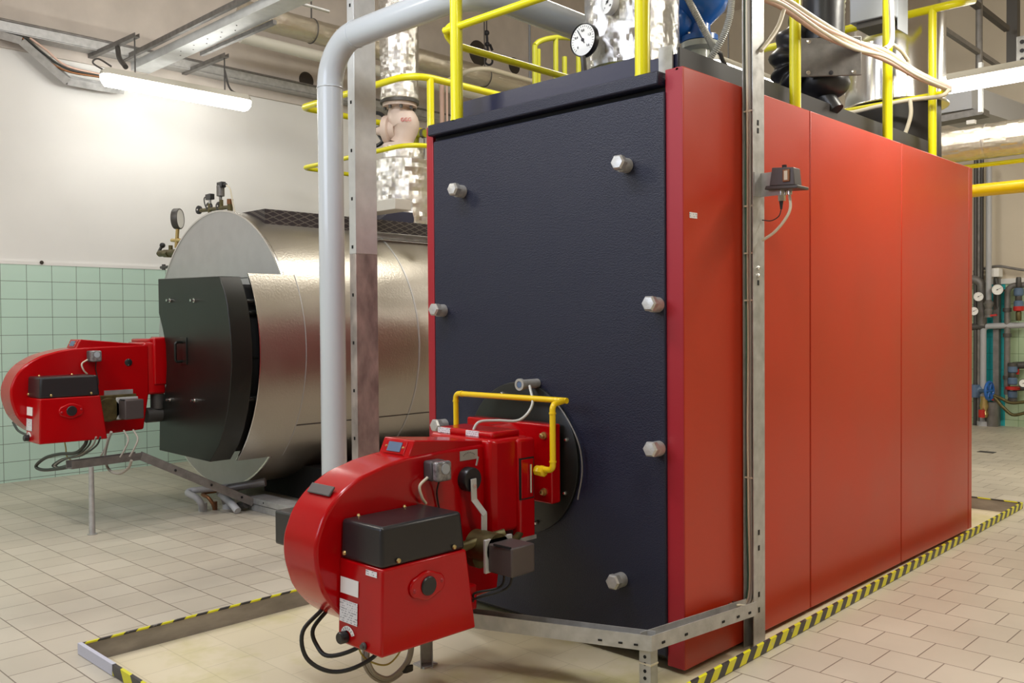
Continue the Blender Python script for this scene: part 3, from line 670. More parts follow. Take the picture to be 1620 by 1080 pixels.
# pilot gas pipe of the front burner
y1 = -.125; y2 = -.205
a = at(722, 690, 'y', y1); b = at(721, 622, 'y', y1); c = at(893, 633.5, 'y', y1)
c2 = V((c.x, y2, c.z)); d = at(873.5, 744, 'y', y2); e = at(850, 744, 'y', y2)
zc_ = at(874, 640, 'y', y2)
gp = thing('gas_pipe', (b.x, y1, b.z), 'thin yellow gas pipe looping over the top of the front burner', 'pipe')
obj('pipe', MB().tube(fillet([a, b, V((c.x + .012, y1, c.z))], .022), .0115), 'yellow_gas', gp)
obj('pipe', MB().tube(fillet([V((c.x, y1, c.z)), V((zc_.x, y2, zc_.z)), V((zc_.x, y2, d.z)), V((e.x, y2, d.z))], .022), .0115), 'yellow_gas', gp)
for p_, dr in ((b + V((0, 0, -.035)), (0, 0, 1)), (V((zc_.x, y2, zc_.z - .035)), (0, 0, 1)), (V((zc_.x, y2, d.z + .03)), (0, 0, 1)), (b + V((.035, 0, 0)), (1, 0, 0))):
    obj('fitting', MB().lathe([(.0135, 0), (.0135, .006)], p_, dr, 20), 'yellow_gas', gp)
u_ = at(851, 744, 'y', y2)
obj('union_nut', MB().lathe([(.014, 0), (.021, .004), (.021, .022), (.017, .026), (.019, .03), (.019, .044), (.012, .048)], u_ + V((.036, 0, 0)), (-1, 0, 0), 8), 'yellow_gas', gp)
obj('nipple', MB().cyl(u_ + V((-.02, 0, 0)), u_ + V((-.06, 0, 0)), .010), 'brass', gp)
# clear hose from sight glass to the burner neck
h0 = at(838, 610, 'y', -.10); h1 = at(842, 640, 'y', -.14); h2 = at(822, 664, 'y', -.2); h3 = at(785, 665, 'y', -.27); h4 = at(757, 668, 'y', -.33); h5 = at(746, 688, 'y', -.36)
tag(obj('cooling_hose', MB().tube(catmull([h0, h1, h2, h3, h4, h5]), .0055), 'hose_clear', loc=h5), 'clear hose running from the sight glass down to the front burner', 'hose')
g0 = at(836, 628, 'y', -.02); 
tag(obj('cable_loop', MB().tube(catmull([at(838, 633, 'y', -.03), at(872, 634, 'y', -.035), at(893, 655, 'y', -.035), at(915, 700, 'y', -.035), at(921, 745, 'y', -.035), at(914, 790, 'y', -.035)]), .0032), 'pipe_grey', loc=g0), 'thin grey wire arcing over the round burner mounting plate', 'wire')

# ================================================================== CABLE TRAYS
# right column with cables
col = thing('cable_post', (.028, .44, PITZ), 'tall galvanised channel post with cables, in front of the red side panels', 'post')
obj('channel', MB().chan((.028, .482, PITZ), (.028, .482, 3.4), .044, .087, .003, up=(0, -1, 0)), 'galvanised', col)
for zz in (.10, .16, 1.94, 1.97, .34, .40, 1.36, 2.6, 2.63): 
    obj('slot', MB().box(.0495, .0512, .428, .440, zz, zz + .02), 'void_black', col)
for zz in (1.455, 1.42):
    p_ = at(1199, 424 if zz > 1.44 else 436, 'x', .0505); obj('bolt', MB().lathe([(.008, 0), (.008, .004), (.005, .009)], p_, (1, 0, 0), 8), 'chrome', col)
for k, (mt, xx, yy, r) in enumerate((('cable_green', -.017, .452, .0035), ('cable_cream', -.009, .45, .0065), ('cable_grey', .001, .445, .0065), ('cable_cream', .010, .455, .005), ('cable_dark', -.018, .48, .004))):
    xx += .031; yy -= .040
    pts = [(xx + random.uniform(-.002, .002), yy + random.uniform(-.004, .004), .16 + i * .32) for i in range(10)]
    tag(obj('cable', MB().tube(catmull([(xx - .01, yy - .12, .155)] + pts), r), mt, loc=(xx, yy, .1)), ('green', 'left cream', 'grey', 'right cream', 'black')[k] + ' cable running up inside the tall galvanised channel post', 'cable')
for zz in (.62, 1.48, 1.66, 2.02, 1.30): obj('cable_tie', MB().box(.006, .05, .400, .404, zz, zz + .006), 'cable_cream', col)
tz = .188
q0 = V((.084, .36, tz - .022))
q1 = at(1031, 1006, 'z', tz); q2 = at(745, 970, 'z', tz); q2 = q1 + (q2 - q1) * 1.35
tr = thing('cable_tray', (q1.x, q1.y, PITZ), 'low galvanised cable tray on short legs in front of the red boiler', 'tray')
n1 = (q0 - q1).normalized().cross(V((0, 0, 1))); n2 = (q1 - q2).normalized().cross(V((0, 0, 1)))
H = .052; Wd = .055
obj('tray_section', MB().chan(q1 + V((-.026, .0, -H)), V((.058, q0.y, q0.z - H)), .05, H, .003), 'galvanised', tr)
dd = V((0, 1, 0))
off2 = (q1 - q2).normalized(); r2 = V((-off2.y, off2.x, 0)) * (Wd / 2)
obj('tray_section', MB().chan(q2 + r2 + V((0, 0, -H)), q1 + r2 + V((0, 0, -H)), Wd, H, .003), 'galvanised', tr)
for t_ in (.06, .12, .20): 
    p_ = q1 + (q2 - q1) * t_ + V((0, 0, -.035)); obj('slot', MB().obox(p_ - r2.normalized() * .001, (off2, r2, (0, 0, 1)), (.014, .003, .006)), 'void_black', tr)
for y_ in (.1, .3, .65, .8, .92):
    p_ = q1 + (q0 - q1) * y_ + V((0, 0, -.033)); obj('slot', MB().box(p_.x - .002, p_.x + .0014, p_.y - .008, p_.y + .008, p_.z - .004, p_.z + .004), 'void_black', tr)
lg = q1 + V((-.035, .03, 0))
l1 = obj('leg', MB().chan(V((lg.x, lg.y - .02, PITZ)), V((lg.x, lg.y - .02, tz - H)), .046, .04, .003, up=(0, 1, 0)), 'galvanised', tr)
for k in range(5): obj('hole', MB().cyl((lg.x, lg.y - .0195, tz - H - .028 - k * .024), (lg.x, lg.y - .0215, tz - H - .028 - k * .024), .006, seg=12), 'void_black', l1)
obj('leg_band', MB().box(lg.x - .025, lg.x + .025, lg.y - .022, lg.y + .022, tz - H - .055, tz - H - .049), 'cable_cream', l1)
ft = at(668, 1052, 'z', PITZ)
obj('leg', MB().chan(V((ft.x, ft.y + .02, PITZ)), V((ft.x, ft.y + .02, tz - H)), .046, .045, .003, up=(1, -.8, 0)).box(ft.x - .03, ft.x + .035, ft.y - .02, ft.y + .045, PITZ, PITZ + .006), 'galvanised', tr)

# left tray
f0 = at(146, 845, 'z', 0); zt_ = at(146, 726, 'x', f0.x).z
e0 = at(109, 729, 'z', zt_); e1 = at(219, 715, 'z', zt_); e2 = at(396, 787, 'z', .085)
lt = thing('cable_tray', (e0.x, e0.y, 0), 'bent galvanised cable tray on a thin post below the left burner', 'tray')
obj('tray_section', MB().chan(e0 + V((0, 0, -.045)), e1 + V((0, 0, -.045)), .07, .045, .003), 'galvanised_dark', lt)
obj('tray_section', MB().chan(e1 + V((0, 0, -.045)), e2 + V((0, 0, -.05)), .07, .05, .003), 'galvanised_dark', lt)
obj('leg', MB().lathe([(.02, 0), (.018, .006), (.014, zt_ - .045)], f0, V((0, 0, 1)), 14).lathe([(.028, 0), (.028, .004)], f0, (0, 0, 1), 14), 'galvanised', lt)
for k, t_ in enumerate((.3, .62, .9)):
    p_ = e1 + (e2 - e1) * t_ + V((.036, -.005, -.02)); obj('slot', MB().sph(p_, .008, 10), 'void_black', lt)
sx0 = at(566, 850, 'x', -2.45)
fc0 = at(394, 806, 'z', 0); 
fch = thing('floor_channel', (fc0.x, fc0.y, 0), 'galvanised cable channel lying on the floor in front of the steel drum boiler', 'channel')
obj('channel_body', MB().box(fc0.x, -2.36, fc0.y, fc0.y + .12, 0, .045), 'galvanised', fch, bevel=.003)
obj('channel_lid', MB().box(fc0.x - .004, -2.36, fc0.y - .005, fc0.y + .126, .048, .088), 'galvanised', fch, bevel=.004)
for x_ in (-3.45, -2.9): obj('slot', MB().cyl((x_, fc0.y - .006, .07), (x_, fc0.y - .004, .07), .006), 'void_black', fch)
# strut column between the boilers
Sx, Sy = -2.38, None
p0 = at(597, 400, 'x', Sx); p1 = at(563, 400, 'x', Sx)
ya, yb_ = p1.y, p0.y
st = thing('support_strut', (Sx, ya, 0), 'tall weathered galvanised strut between the two boilers', 'post')
xl = at(553, 400, 'y', ya).x
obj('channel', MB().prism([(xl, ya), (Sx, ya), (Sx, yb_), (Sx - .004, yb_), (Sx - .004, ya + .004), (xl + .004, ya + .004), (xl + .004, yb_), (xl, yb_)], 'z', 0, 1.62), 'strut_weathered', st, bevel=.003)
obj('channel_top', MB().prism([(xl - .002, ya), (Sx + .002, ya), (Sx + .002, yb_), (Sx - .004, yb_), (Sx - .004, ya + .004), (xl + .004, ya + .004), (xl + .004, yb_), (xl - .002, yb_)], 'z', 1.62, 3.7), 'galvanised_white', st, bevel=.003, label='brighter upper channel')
for zz in [.3 + .27 * k for k in range(12)]: obj('slot', MB().box((xl + Sx) / 2 - .006, (xl + Sx) / 2 + .006, ya - .0025, ya, zz, zz + .018), 'void_black', st)

# white pipe
pr = .0675; px_, py_ = at(525, 400, 'y', .1).x, .1
ez = at(700, -2, 'y', .1).z
tp = at(607, 37, 'y', .1); ez = tp.z
wp = thing('vent_pipe', (px_, py_, 0), 'glossy pale grey pipe rising from the floor and bending over towards the red boiler', 'pipe')
obj('pipe', MB().tube(fillet([(px_, .1, 0), (px_, .1, ez), (-1.15, .1, ez), (-1.15, 3.4, ez - .05)], .23, 14), pr, 32), 'pipe_white', wp)
for p_, d_ in ((V((px_, .1, ez - .235)), (0, 0, 1)), (V((px_ + .235, .1, ez)), (1, 0, 0))):
    obj('weld_seam', MB().torus(p_, d_, pr, .004, 32, 8), 'pipe_white', wp)
obj('foot_flange', MB().lathe([(.10, 0), (.10, .015), (pr, .02)], (px_, .1, 0), (0, 0, 1)), 'pipe_white', wp)

# ================================================================== STEEL DRUM BOILER
XC, ZC, R_ = -4.15, 1.061, .962
Y0, Y9 = .45, 4.3
db = thing('drum_boiler', (XC, 2.3, 0), 'large horizontal steel clad drum boiler with a black half door, left of the grey pipe', 'boiler')
obj('shell', MB().lathe([(R_, 0), (R_, Y9 - Y0)], (XC, Y0, ZC), (0, 1, 0), 128), 'steel_sheet', db, label='brushed steel cladding')
zt1 = at(437, 436, 'y', Y0).z; zb1 = at(418, 718, 'y', Y0).z
def seg(zlim, top):
    n = 40; a0 = math.asin(max(-1, min(1, (zlim - ZC) / R_)))
    a = [a0 + (PI - 2 * a0) * k / n for k in range(n + 1)] if top else [a0 - (PI + 2 * a0) * k / n for k in range(n + 1)]
    return [(XC + math.cos(t) * (R_ + .002), ZC + math.sin(t) * (R_ + .002)) for t in a]
for zl, tp, nm_ in ((zt1, True, 'upper'), (zb1, False, 'lower')):
    obj('end_plate', MB().prism(seg(zl, tp), 'y', Y0 - .02, Y0 - .002), 'steel_plate_light', db, bevel=.004, label=nm_ + ' segment of the pale steel end plate')
def arcring(y, r0, a0, a1, w_=.012, th=.004, n=48):
    mb = MB(); P = [a0 + (a1 - a0) * k / n for k in range(n + 1)]
    rings = []
    for t in P:
        c, s_ = math.cos(t), math.sin(t)
        rings.append([mb.bm.verts.new((XC + c * rr, yy, ZC + s_ * rr)) for rr, yy in ((r0, y), (r0 + th, y), (r0 + th, y + w_), (r0, y + w_))])
    return mb.skin(rings, True)
at1 = math.asin((zt1 - ZC) / R_); ab1 = math.asin((zb1 - ZC) / R_)
obj('door_surround', arcring(.19, R_ + .001, ab1, at1, .33, .006), 'steel_sheet', db, label='curved steel sheet round the door')
obj('seam', arcring(.19, R_ - .004, ab1, at1, .006, .012), 'chrome', db)
obj('seam', arcring(.52, R_ + .001, ab1, at1, .004, .009), 'steel_plate_light', db)
obj('seam', arcring(at(663, 590, 'x', XC + R_).y, R_, -1.0, 1.3, .012, .0035), 'steel_plate_light', db)
obj('seam', arcring(Y0 - .024, R_ - .004, at1, PI - at1, .014, .012), 'chrome', db)
obj('seam', arcring(Y0 - .024, R_ - .004, -PI - ab1 + 0, ab1, .014, .012), 'chrome', db)
p_ = at(515, 670, 'x', XC + R_ * .93); an = math.asin((p_.z - ZC) / R_)
obj('seam', MB().bar((XC + math.cos(an) * (R_ + .001), Y0 + .08, ZC + math.sin(an) * R_), (XC + math.cos(an) * (R_ + .001), Y9, ZC + math.sin(an) * R_), .006, .006, (math.cos(an), 0, math.sin(an))), 'pipe_dark', db)
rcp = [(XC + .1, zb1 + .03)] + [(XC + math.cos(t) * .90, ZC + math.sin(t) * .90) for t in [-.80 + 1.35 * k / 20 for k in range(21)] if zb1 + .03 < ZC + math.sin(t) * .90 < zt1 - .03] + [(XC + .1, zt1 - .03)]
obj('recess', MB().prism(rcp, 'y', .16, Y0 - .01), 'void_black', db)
obj('end_disc', MB().lathe([(R_ - .01, 0), (R_ - .01, .02)], (XC, Y0 - .012, ZC), (0, 1, 0), 96), 'steel_plate_light', db)
dp = [(250, 441), (347, 436.5), (354, 458), (359, 480), (363, 510), (366, 545), (366.5, 580), (364, 615), (360, 650), (354, 680), (346, 705), (332, 730.5), (252, 712), (252.5, 665), (257, 640), (262, 610), (263.5, 580), (262, 545), (257, 520), (251, 495)]
DP = [at(a, b, 'y', 0) for a, b in dp]
dr = obj('door', MB().prism([(p.x, p.z) for p in DP], 'y', 0, .14), 'boiler_black', db, bevel=.004, sharp=25, label='thick black half door with a handle')
for a, b in ((270, 475), (308, 475), (270, 632), (309, 633)):
    q = at(a, b, 'y', -.001); obj('door_stud', MB().cyl(q, q + V((0, -.03, 0)), .008).cyl(q, q + V((0, -.008, 0)), .014), 'chrome', dr)
ha = at(288, 541, 'y', -.004); hb = at(298, 572, 'y', -.004); hm = (ha.x + hb.x) / 2
obj('handle', MB().tube(fillet([(ha.x, -.0, ha.z), (ha.x, -.05, ha.z), (ha.x, -.05, hb.z), (ha.x, 0, hb.z)], .015), .009), 'boiler_black', dr)
obj('handle_plate', MB().box(ha.x - .03, ha.x + .06, -.006, 0, hb.z - .02, ha.z + .03), 'boiler_black', dr, bevel=.002)
for zz in (.75, 1.0, 1.35, 1.28): obj('door_clamp', MB().cyl((XC + .885, .14, zz + .02), (XC + .885, .22, zz + .02), .016), 'boiler_black', db)
# mesh walkway on top
zk = 2.012
wy = .55
pf = obj('platform', MB().prism([(wy, XC + .45), (wy, XC - .5), (Y9, XC - .5), (Y9, XC + .45)][0:0] or [(XC + .45, wy), (XC + .45, Y9), (XC - .5, Y9), (XC - .5, wy)], 'z', 1.985, zk), 'deck_grey', db, label='grey walkway plate')
sk = MB().box(XC + .445, XC + .452, wy, Y9, 1.885, zk)
sk.box(XC - .5, XC + .45, wy - .004, wy, 1.90, zk)
obj('mesh_skirt', sk, 'expanded_metal', pf, label='dark expanded metal skirt')
obj('cable_rail', MB().chan((XC + .53, at(592, 372, 'x', XC + .53).y, 1.86), (XC + .53, Y9, 1.84), .06, .05, .003, up=(.9, 0, .3)), 'galvanised', db)
pb_ = [at(600, 350, 'x', -3.75), at(620, 337, 'x', -3.75), at(650, 332, 'x', -3.75), at(690, 335, 'x', -3.75)]
obj('manhole_cover', MB().prism([(pb_[0].y, zk), (pb_[1].y, zk + .09), (pb_[3].y + .6, zk + .09), (pb_[3].y + .6, zk)], 'x', -4.5, -3.76), 'deck_black', db, bevel=.004)
jb = at(625, 318, 'y', 1.35)
tag(obj('junction_box', MB().box(at(553, 318, 'y', 1.35).x, jb.x, 1.35, 1.5, at(600, 334, 'y', 1.35).z, at(600, 317, 'y', 1.35).z), 'lamp_body', bevel=.004), 'flat beige junction box on top of the steel drum boiler behind the strut', 'box')
obj('box_stand', MB().box(-4.6, -4.2, 1.36, 1.46, zk, at(600, 336, 'y', 1.35).z), 'galvanised_dark', db)
# plinth
ba = at(419, 770, 'y', .8)
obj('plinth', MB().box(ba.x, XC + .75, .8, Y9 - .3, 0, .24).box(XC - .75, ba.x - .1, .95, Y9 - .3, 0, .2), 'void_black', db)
obj('plinth_edge', MB().box(ba.x - .008, ba.x, .79, .80, 0, .2), 'galvanised', db)
# fittings on the drum
fy = .75
def A(px, py, y=.52): return at(px, py, 'y', y)
g = thing('pressure_gauge', A(279, 385), 'edge on round pressure gauge at the upper left of the steel drum boiler', 'gauge')
gn = V((.72, .66, 0)).normalized(); gc = A(281, 346)
obj('case', MB().lathe([(.078, 0), (.08, .004), (.08, .045), (.075, .05), (.07, .046), (.069, .035)], gc - gn * .025, gn, 36), 'pipe_dark', g)
obj('dial', MB().cyl(gc + gn * .018, gc + gn * .022, .07), 'dial_white', g)
obj('stem', MB().cyl(A(281, 362), A(279, 392), .014).cyl(A(272, 380), A(290, 380), .014), 'brass', g)
tv = thing('drain_cock', A(258, 398), 'brass cock with a black lever on the left flank of the steel drum boiler', 'valve')
obj('valve_body', MB().cyl(A(253, 401), A(276, 401) + V((.30, 0, 0)), .026).cyl(A(270, 402), A(270, 388), .016).cyl(A(262, 401), A(268, 401), .034, seg=6), 'brass_green', tv)
obj('lever', MB().bar(A(258, 386), A(249, 402), .02, .014, (0, 1, 0)).sph(A(257, 388), .022), 'plastic_black', tv)
tag(obj('pipe_stub', MB().cyl(A(259, 418), A(259, 427), .014).cyl(A(255, 423), A(266, 423) + V((.32, 0, 0)), .012), 'pipe_dark'), 'small dark pipe stub below the brass cock on the drum boiler', 'fitting')
fy = .95
def A(px, py, y=.95): return at(px, py, 'y', y)
mf = thing('valve_manifold', A(345, 334), 'brass valve manifold with black handwheels and sensors on top of the drum boiler', 'valve')
obj('manifold_pipe', MB().cyl(A(318, 333), A(366, 327), .016).cyl(A(364, 316), A(364, 338), .022).cyl(A(332, 322), A(332, 338), .016).cyl(A(350, 316), A(350, 337), .016), 'brass_green', mf)
for a, b in ((315, 332), (331, 327), (347, 326)):
    q = A(a, b); nd = V((.25, -.95, 0)).normalized()
    hw = obj('handwheel', MB().lathe([(.030, 0), (.036, .006), (.036, .018), (.028, .024), (.010, .026)], q - nd * .01, nd, 20), 'plastic_black', mf)
    obj('hub', MB().cyl(q + nd * .015, q + nd * .02, .007), 'chrome', hw)
obj('sensor', MB().cyl(A(332, 322), A(332, 306), .012), 'galvanised', mf)
obj('sensor_plug', MB().box(A(328, 310).x, A(336, 310).x, fy - .02, fy + .02, A(332, 316).z, A(332, 307).z), 'plastic_black', mf, bevel=.003)
obj('sensor', MB().lathe([(.012, 0), (.012, .03), (.032, .035), (.032, .115), (.024, .12)], A(349, 317), (0, 0, 1), 20), 'galvanised_dark', mf)
obj('sensor_plug', MB().box(A(346, 290).x, A(354, 290).x, fy - .02, fy + .02, A(350, 297).z, A(350, 288).z).cyl(A(352, 292), A(358, 292), .012), 'plastic_black', mf, bevel=.004)
obj('sensor_cable', MB().tube(catmull([A(357, 292), A(364, 299), A(368, 320), A(372, 340)]), .006), 'cable_cream', mf)
obj('sensor_cable', MB().tube(catmull([A(329, 309), A(323, 314), A(325, 326), A(328, 329)]), .005), 'rubber', mf)
obj('copper_cap', MB().cyl(A(364, 323), A(364, 315), .028, seg=6), 'copper_dark', mf)
# floor pipes under the drum
def G(px, py, z): return at(px, py, 'z', z)
for k, (pts, r, mt, lb) in enumerate((
    ([G(420, 764, .15), G(300, 776, .13), G(296, 780, .12), G(316, 789, .10), G(321, 808, 0)], .021, 'grey_pvc', 'grey plastic pipe bending down into the floor, leftmost under the drum boiler'),
    ([G(400, 769, .13), G(316, 780, .10), G(334, 789, .09), G(340, 806, 0)], .012, 'copper_dark', 'thin brown pipe bending into the floor beside the grey plastic pipe'),
    ([G(420, 762, .17), G(345, 775, .12), G(356, 786, .08), G(361, 804, 0)], .028, 'pipe_grey', 'thicker dark grey pipe elbow under the front of the drum boiler'))):
    t_ = thing('floor_pipe', pts[-1], lb, 'pipe')
    obj('pipe', MB().tube(fillet(pts, .035), r), mt, t_)
    obj('floor_collar', MB().cyl(pts[-1], pts[-1] + V((0, 0, .055)), r * 1.35), 'grey_pvc' if k != 1 else mt, t_)
tf = thing('trap_fitting', G(372, 808, 0), 'dark grey pipe trap lying on the floor by the end of the galvanised channel', 'pipe')
obj('elbow', MB().tube(fillet([G(348, 780, .1), G(366, 796, .06), G(376, 808, .02)], .03), .024), 'grey_pvc', tf)
obj('stub', MB().cyl(G(378, 800, .03), G(390, 797, .05), .026), 'pipe_dark', tf)
# cables below the left burner
cl = thing('cable_loop', G(146, 845, 0) + V((0, 0, zt_)), 'bundle of dark and grey cables looping from the left burner onto the bent tray', 'cable')
def B(px, py, y=-.55): return at(px, py, 'y', y)
obj('black_hose', MB().tube(catmull([B(138, 692), B(134, 704), B(120, 716), B(95, 718), B(72, 724), B(57, 737), B(68, 743), B(95, 741), B(115, 737)]), .011), 'cable_dark', cl)
for k in range(3):
    obj('cable', MB().tube(catmull([B(145 + 7 * k, 691), B(140 + 6 * k, 705), B(122 + 4 * k, 720), B(98 + 3 * k, 726), B(83 + 3 * k, 736), B(92 + 2 * k, 739), B(112, 734 + k)]), .0055), 'cable_grey' if k % 2 else 'cable_dark', cl)
obj('cable', MB().tube(catmull([B(101, 693), B(104, 708), B(106, 722), B(116, 730)]), .004), 'cable_yellow', cl)
obj('cable', MB().tube(catmull([B(176, 683, -.5), B(170, 700, -.5), B(166, 722, -.5), B(172, 742, -.5), B(188, 749, -.5), B(203, 740, -.5), B(208, 728, -.5)]), .008), 'cable_grey', cl)
for a, b in ((163, 683), (196, 681), (211, 680)):
    obj('cable', MB().tube(catmull([B(a, b, -.45), B(a + 7, b + 14, -.47), B(a + 1, b + 30, -.5), B(a - 6, b + 42, -.52)]), .005), 'cable_grey', cl)
obj('cable', MB().tube(catmull([B(21, 668, -.7), B(28, 680, -.72), B(38, 686, -.74), B(46, 688, -.76)]), .008), 'cable_dark', cl)

# ================================================================== LEFT RAILING, RISER AND VALVE
zr1 = 3.05; ca_ = at(475, 170, 'z', zr1); cb_ = at(655, 117, 'z', zr1); zr2 = 2.545; cc_ = at(475, 271, 'z', zr2); yR = (ca_.y + cb_.y) / 2
ra = thing('handrail', (XC, yR, zk), 'yellow guard railing on top of the steel drum boiler, behind the strut', 'railing')
XL, XR = ca_.x, cb_.x
for zz, r in ((zr1, .026), (zr2, .018)):
    F1 = fillet([(XL, yR + 2.2, zz), (XL, yR, zz), (XL + .6, yR, zz)], .07); F2 = fillet([(XR - .6, yR, zz), (XR, yR, zz), (XR, yR + 3.0, zz)], .2)
    obj('rail', MB().tube(F1 + F2, r), 'yellow_paint', ra)
for (x_, y_) in ((XR, at(681, 150, 'x', XR).y), (XR, yR + 1.9), (XL, yR + .9), (XL, yR + 1.9)):
    obj('post', MB().cyl((x_, y_, zk - .1), (x_, y_, zr1), .027), 'yellow_paint', ra)
# insulated riser
ry = 2.0; rc = at(632, 140, 'y', ry).x
rs = thing('insulated_pipe', (rc, ry, zk), 'foil wrapped riser pipe with a beige valve rising behind the strut', 'pipe')
zf0 = at(632, 155, 'y', ry - .1).z
obj('upper_insulation', crumple([(.150, 0), (.16, .02), (.152, .2), (.158, .6), (.155, 1.6)], (rc, ry, zf0), amp=.0085, sc=9, step=.026, seg=40), 'foil', rs, sharp=5, label='crumpled silver foil wrap')
zf1 = at(640, 228, 'y', ry - .1).z
obj('lower_insulation', crumple([(.26, 0), (.262, .2), (.255, .42), (.25, zf1 - zk - .12), (.17, zf1 - zk - .09), (.16, zf1 - zk)], (rc + .04, ry, zk), seg=60, step=.030, amp=.010, sc=8, seed=3), 'foil', rs, sharp=5, label='crumpled silver foil wrap')
vt = thing('globe_valve', (rc, ry, zf1), 'beige cast globe valve with flanges between the foil wrapped pipe sections', 'valve')
zm = (zf0 + zf1) / 2; hh = zf0 - zf1
obj('top_flange', MB().lathe([(.14, 0), (.14, -.03), (.085, -.035), (.08, -.06)], (rc, ry, zf0 - .01), (0, 0, 1), 32), 'cast_beige', vt)
obj('gasket', MB().lathe([(.158, 0), (.158, .025)], (rc, ry, zf0 - .012), (0, 0, 1), 32), 'pipe_dark', vt)
obj('bottom_flange', MB().lathe([(.14, 0), (.14, .035), (.09, .045)], (rc, ry, zf1), (0, 0, 1), 32), 'cast_beige', vt)
for k in range(8):
    an = k * PI / 4 + .2
    obj('flange_bolt', MB().cyl((rc + math.cos(an) * .12, ry + math.sin(an) * .12, zf0 - .065), (rc + math.cos(an) * .12, ry + math.sin(an) * .12, zf0 - .035), .014, seg=6), 'pipe_dark', vt)
Rh = V((RT.x, RT.y, 0)).normalized()
cv_ = V((rc, ry, zm))
obj('valve_body', MB().tube(catmull([cv_ + V((0, 0, hh * .42)), cv_ + V((0, 0, hh * .22)) , cv_ + Rh * .045, cv_ + V((0, 0, -hh * .25)) + Rh * .03, cv_ + V((0, 0, -hh * .42))]), [.078, .082, .086, .09, .094, .1, .108, .112, .115, .118, .118, .118, .116, .112, .106, .1, .096, .093, .09, .088, .086, .086, .086, .086, .09][:25], 28), 'cast_beige', vt, sharp=60)
FWh = V((FW.x, FW.y, 0)).normalized(); bn = (-Rh + FWh * .35 + V((0, 0, .0))).normalized(); bc = cv_ - Rh * .02 + V((0, 0, -.03))
obj('bonnet', MB().lathe([(.085, 0), (.085, .05), (.115, .055), (.12, .075), (.12, .10), (.10, .105), (.045, .13), (.03, .19)], bc, bn, 32), 'cast_beige', vt)
hc = at(593, 205, 'y', ry + .12)
hwl = obj('handwheel', MB().torus(hc, -FWh * .85 - Rh * .5, .142, .017, 40, 10), 'plastic_black', vt)
hn = (-FWh * .85 - Rh * .5).normalized(); hu = hn.cross(V((0, 0, 1))).normalized()
for k in range(5):
    an = 2 * PI * k / 5 + .3; obj('spoke', MB().cyl(hc, hc + (hu * math.cos(an) + V((0, 0, 1)) * math.sin(an)) * .13, .011), 'plastic_black', hwl)
obj('hub', MB().lathe([(.03, -.03), (.03, .03)], hc, hn, 20), 'blue_fit', hwl)
tc_ = cv_ - FW * .125 + Rh * .065 + V((0, 0, .0))
obj('cast_letters', text_mb('GGG', .04, tc_ + V((0, 0, .02)), Rh, V((0, 0, 1)), .002), 'red_valve', vt)
# small olive valve behind
ov = thing('check_valve', at(662, 228, 'y', 2.6), 'small olive yellow elbow valve with a chain, right of the beige globe valve', 'valve')
obj('elbow', MB().tube(fillet([at(657, 240, 'y', 2.6), at(657, 211, 'y', 2.6), at(674, 211, 'y', 2.6)], .05), .035), 'yellow_olive', ov)
obj('cap', MB().lathe([(.045, 0), (.045, .03)], at(668, 211, 'y', 2.6), (1, .2, 0), 8), 'galvanised_dark', ov)
ch_ = at(671, 219, 'y', 2.58)
obj('chain', MB().cyl(ch_, ch_ + V((0, 0, -.16)), .004), 'ink', ov)

# ================================================================== OVERHEAD LEFT
def lamp(name, c0, c1, label, glow, hang=None, w_=.11, hb_=.05, hd=.085, outz=0):
    """batten from c0 to c1 (ends of its axis at the joint line of body and diffuser)"""
    c0 = V(c0); c1 = V(c1); d = (c1 - c0).normalized(); s_ = d.cross(V((0, 0, 1))).normalized()
    r = thing(name, (c0 + c1) / 2, label, 'lamp')
    def sweep(prof):
        mb = MB(); rings = []
        for e, k in ((c0, .0), (c0 + d * .035, 1), (c1 - d * .035, 1), (c1, .0)):
            f = .55 + .45 * k
            rings.append([mb.bm.verts.new(e + s_ * p[0] * f + V((0, 0, p[1] * f))) for p in prof])
        return mb.skin(rings)
    obj('housing', sweep([(-w_ / 2, 0), (w_ / 2, 0), (w_ / 2, hb_ * .3), (w_ * .34, hb_), (-w_ * .34, hb_), (-w_ / 2, hb_ * .3)]), 'lamp_body', r, bevel=.003)
    obj('diffuser', sweep([(w_ * .47, -.002), (-w_ * .47, -.002), (-w_ * .45, -hd * .45), (-w_ * .3, -hd), (w_ * .3, -hd), (w_ * .45, -hd * .45)]), glow, r, sharp=60, label='glowing diffuser')
    return r
lx_ = -5.35
la = at(160, 117, 'x', lx_); lb = at(395, 162, 'x', lx_); lz = (la.z + lb.z) / 2 + .005
lampA = lamp('batten_lamp', (lx_, la.y, lz), (lx_, lb.y, lz), 'lit fluorescent batten lamp hung under brackets on the left white wall', 'tube_glow')
for k, (bx_, by_, ex, ey) in enumerate(((142, 93, 213, 61), (290, 119, 355, 92))):
    b0 = at(bx_, by_, 'x', WX + .01); b1 = at(ex, ey, 'x', lx_)
    br = thing('bracket', b0, ('left' if k == 0 else 'right') + ' wall bracket arm holding the batten lamp on the left wall', 'bracket')
    obj('arm', MB().chan(b0, b1 + (b1 - b0).normalized() * .04, .04, .035, .003), 'galvanised_dark', br)
    obj('hanger_rod', MB().cyl(b1, V((b1.x, b1.y, lz + .04)), .006), 'pipe_dark', br)
    if k == 0: obj('conduit', MB().tube(catmull([at(186, 75, 'x', -5.6), at(189, 92, 'x', -5.55), at(199, 106, 'x', -5.4)]), .02), 'pipe_dark', br)
    else: obj('conduit', MB().tube(catmull([b1 + V((0, 0, -.1)), b1 + V((0, .05, -.25)), V((lx_, b1.y + .16, lz + .04))]), .008), 'pipe_dark', br)
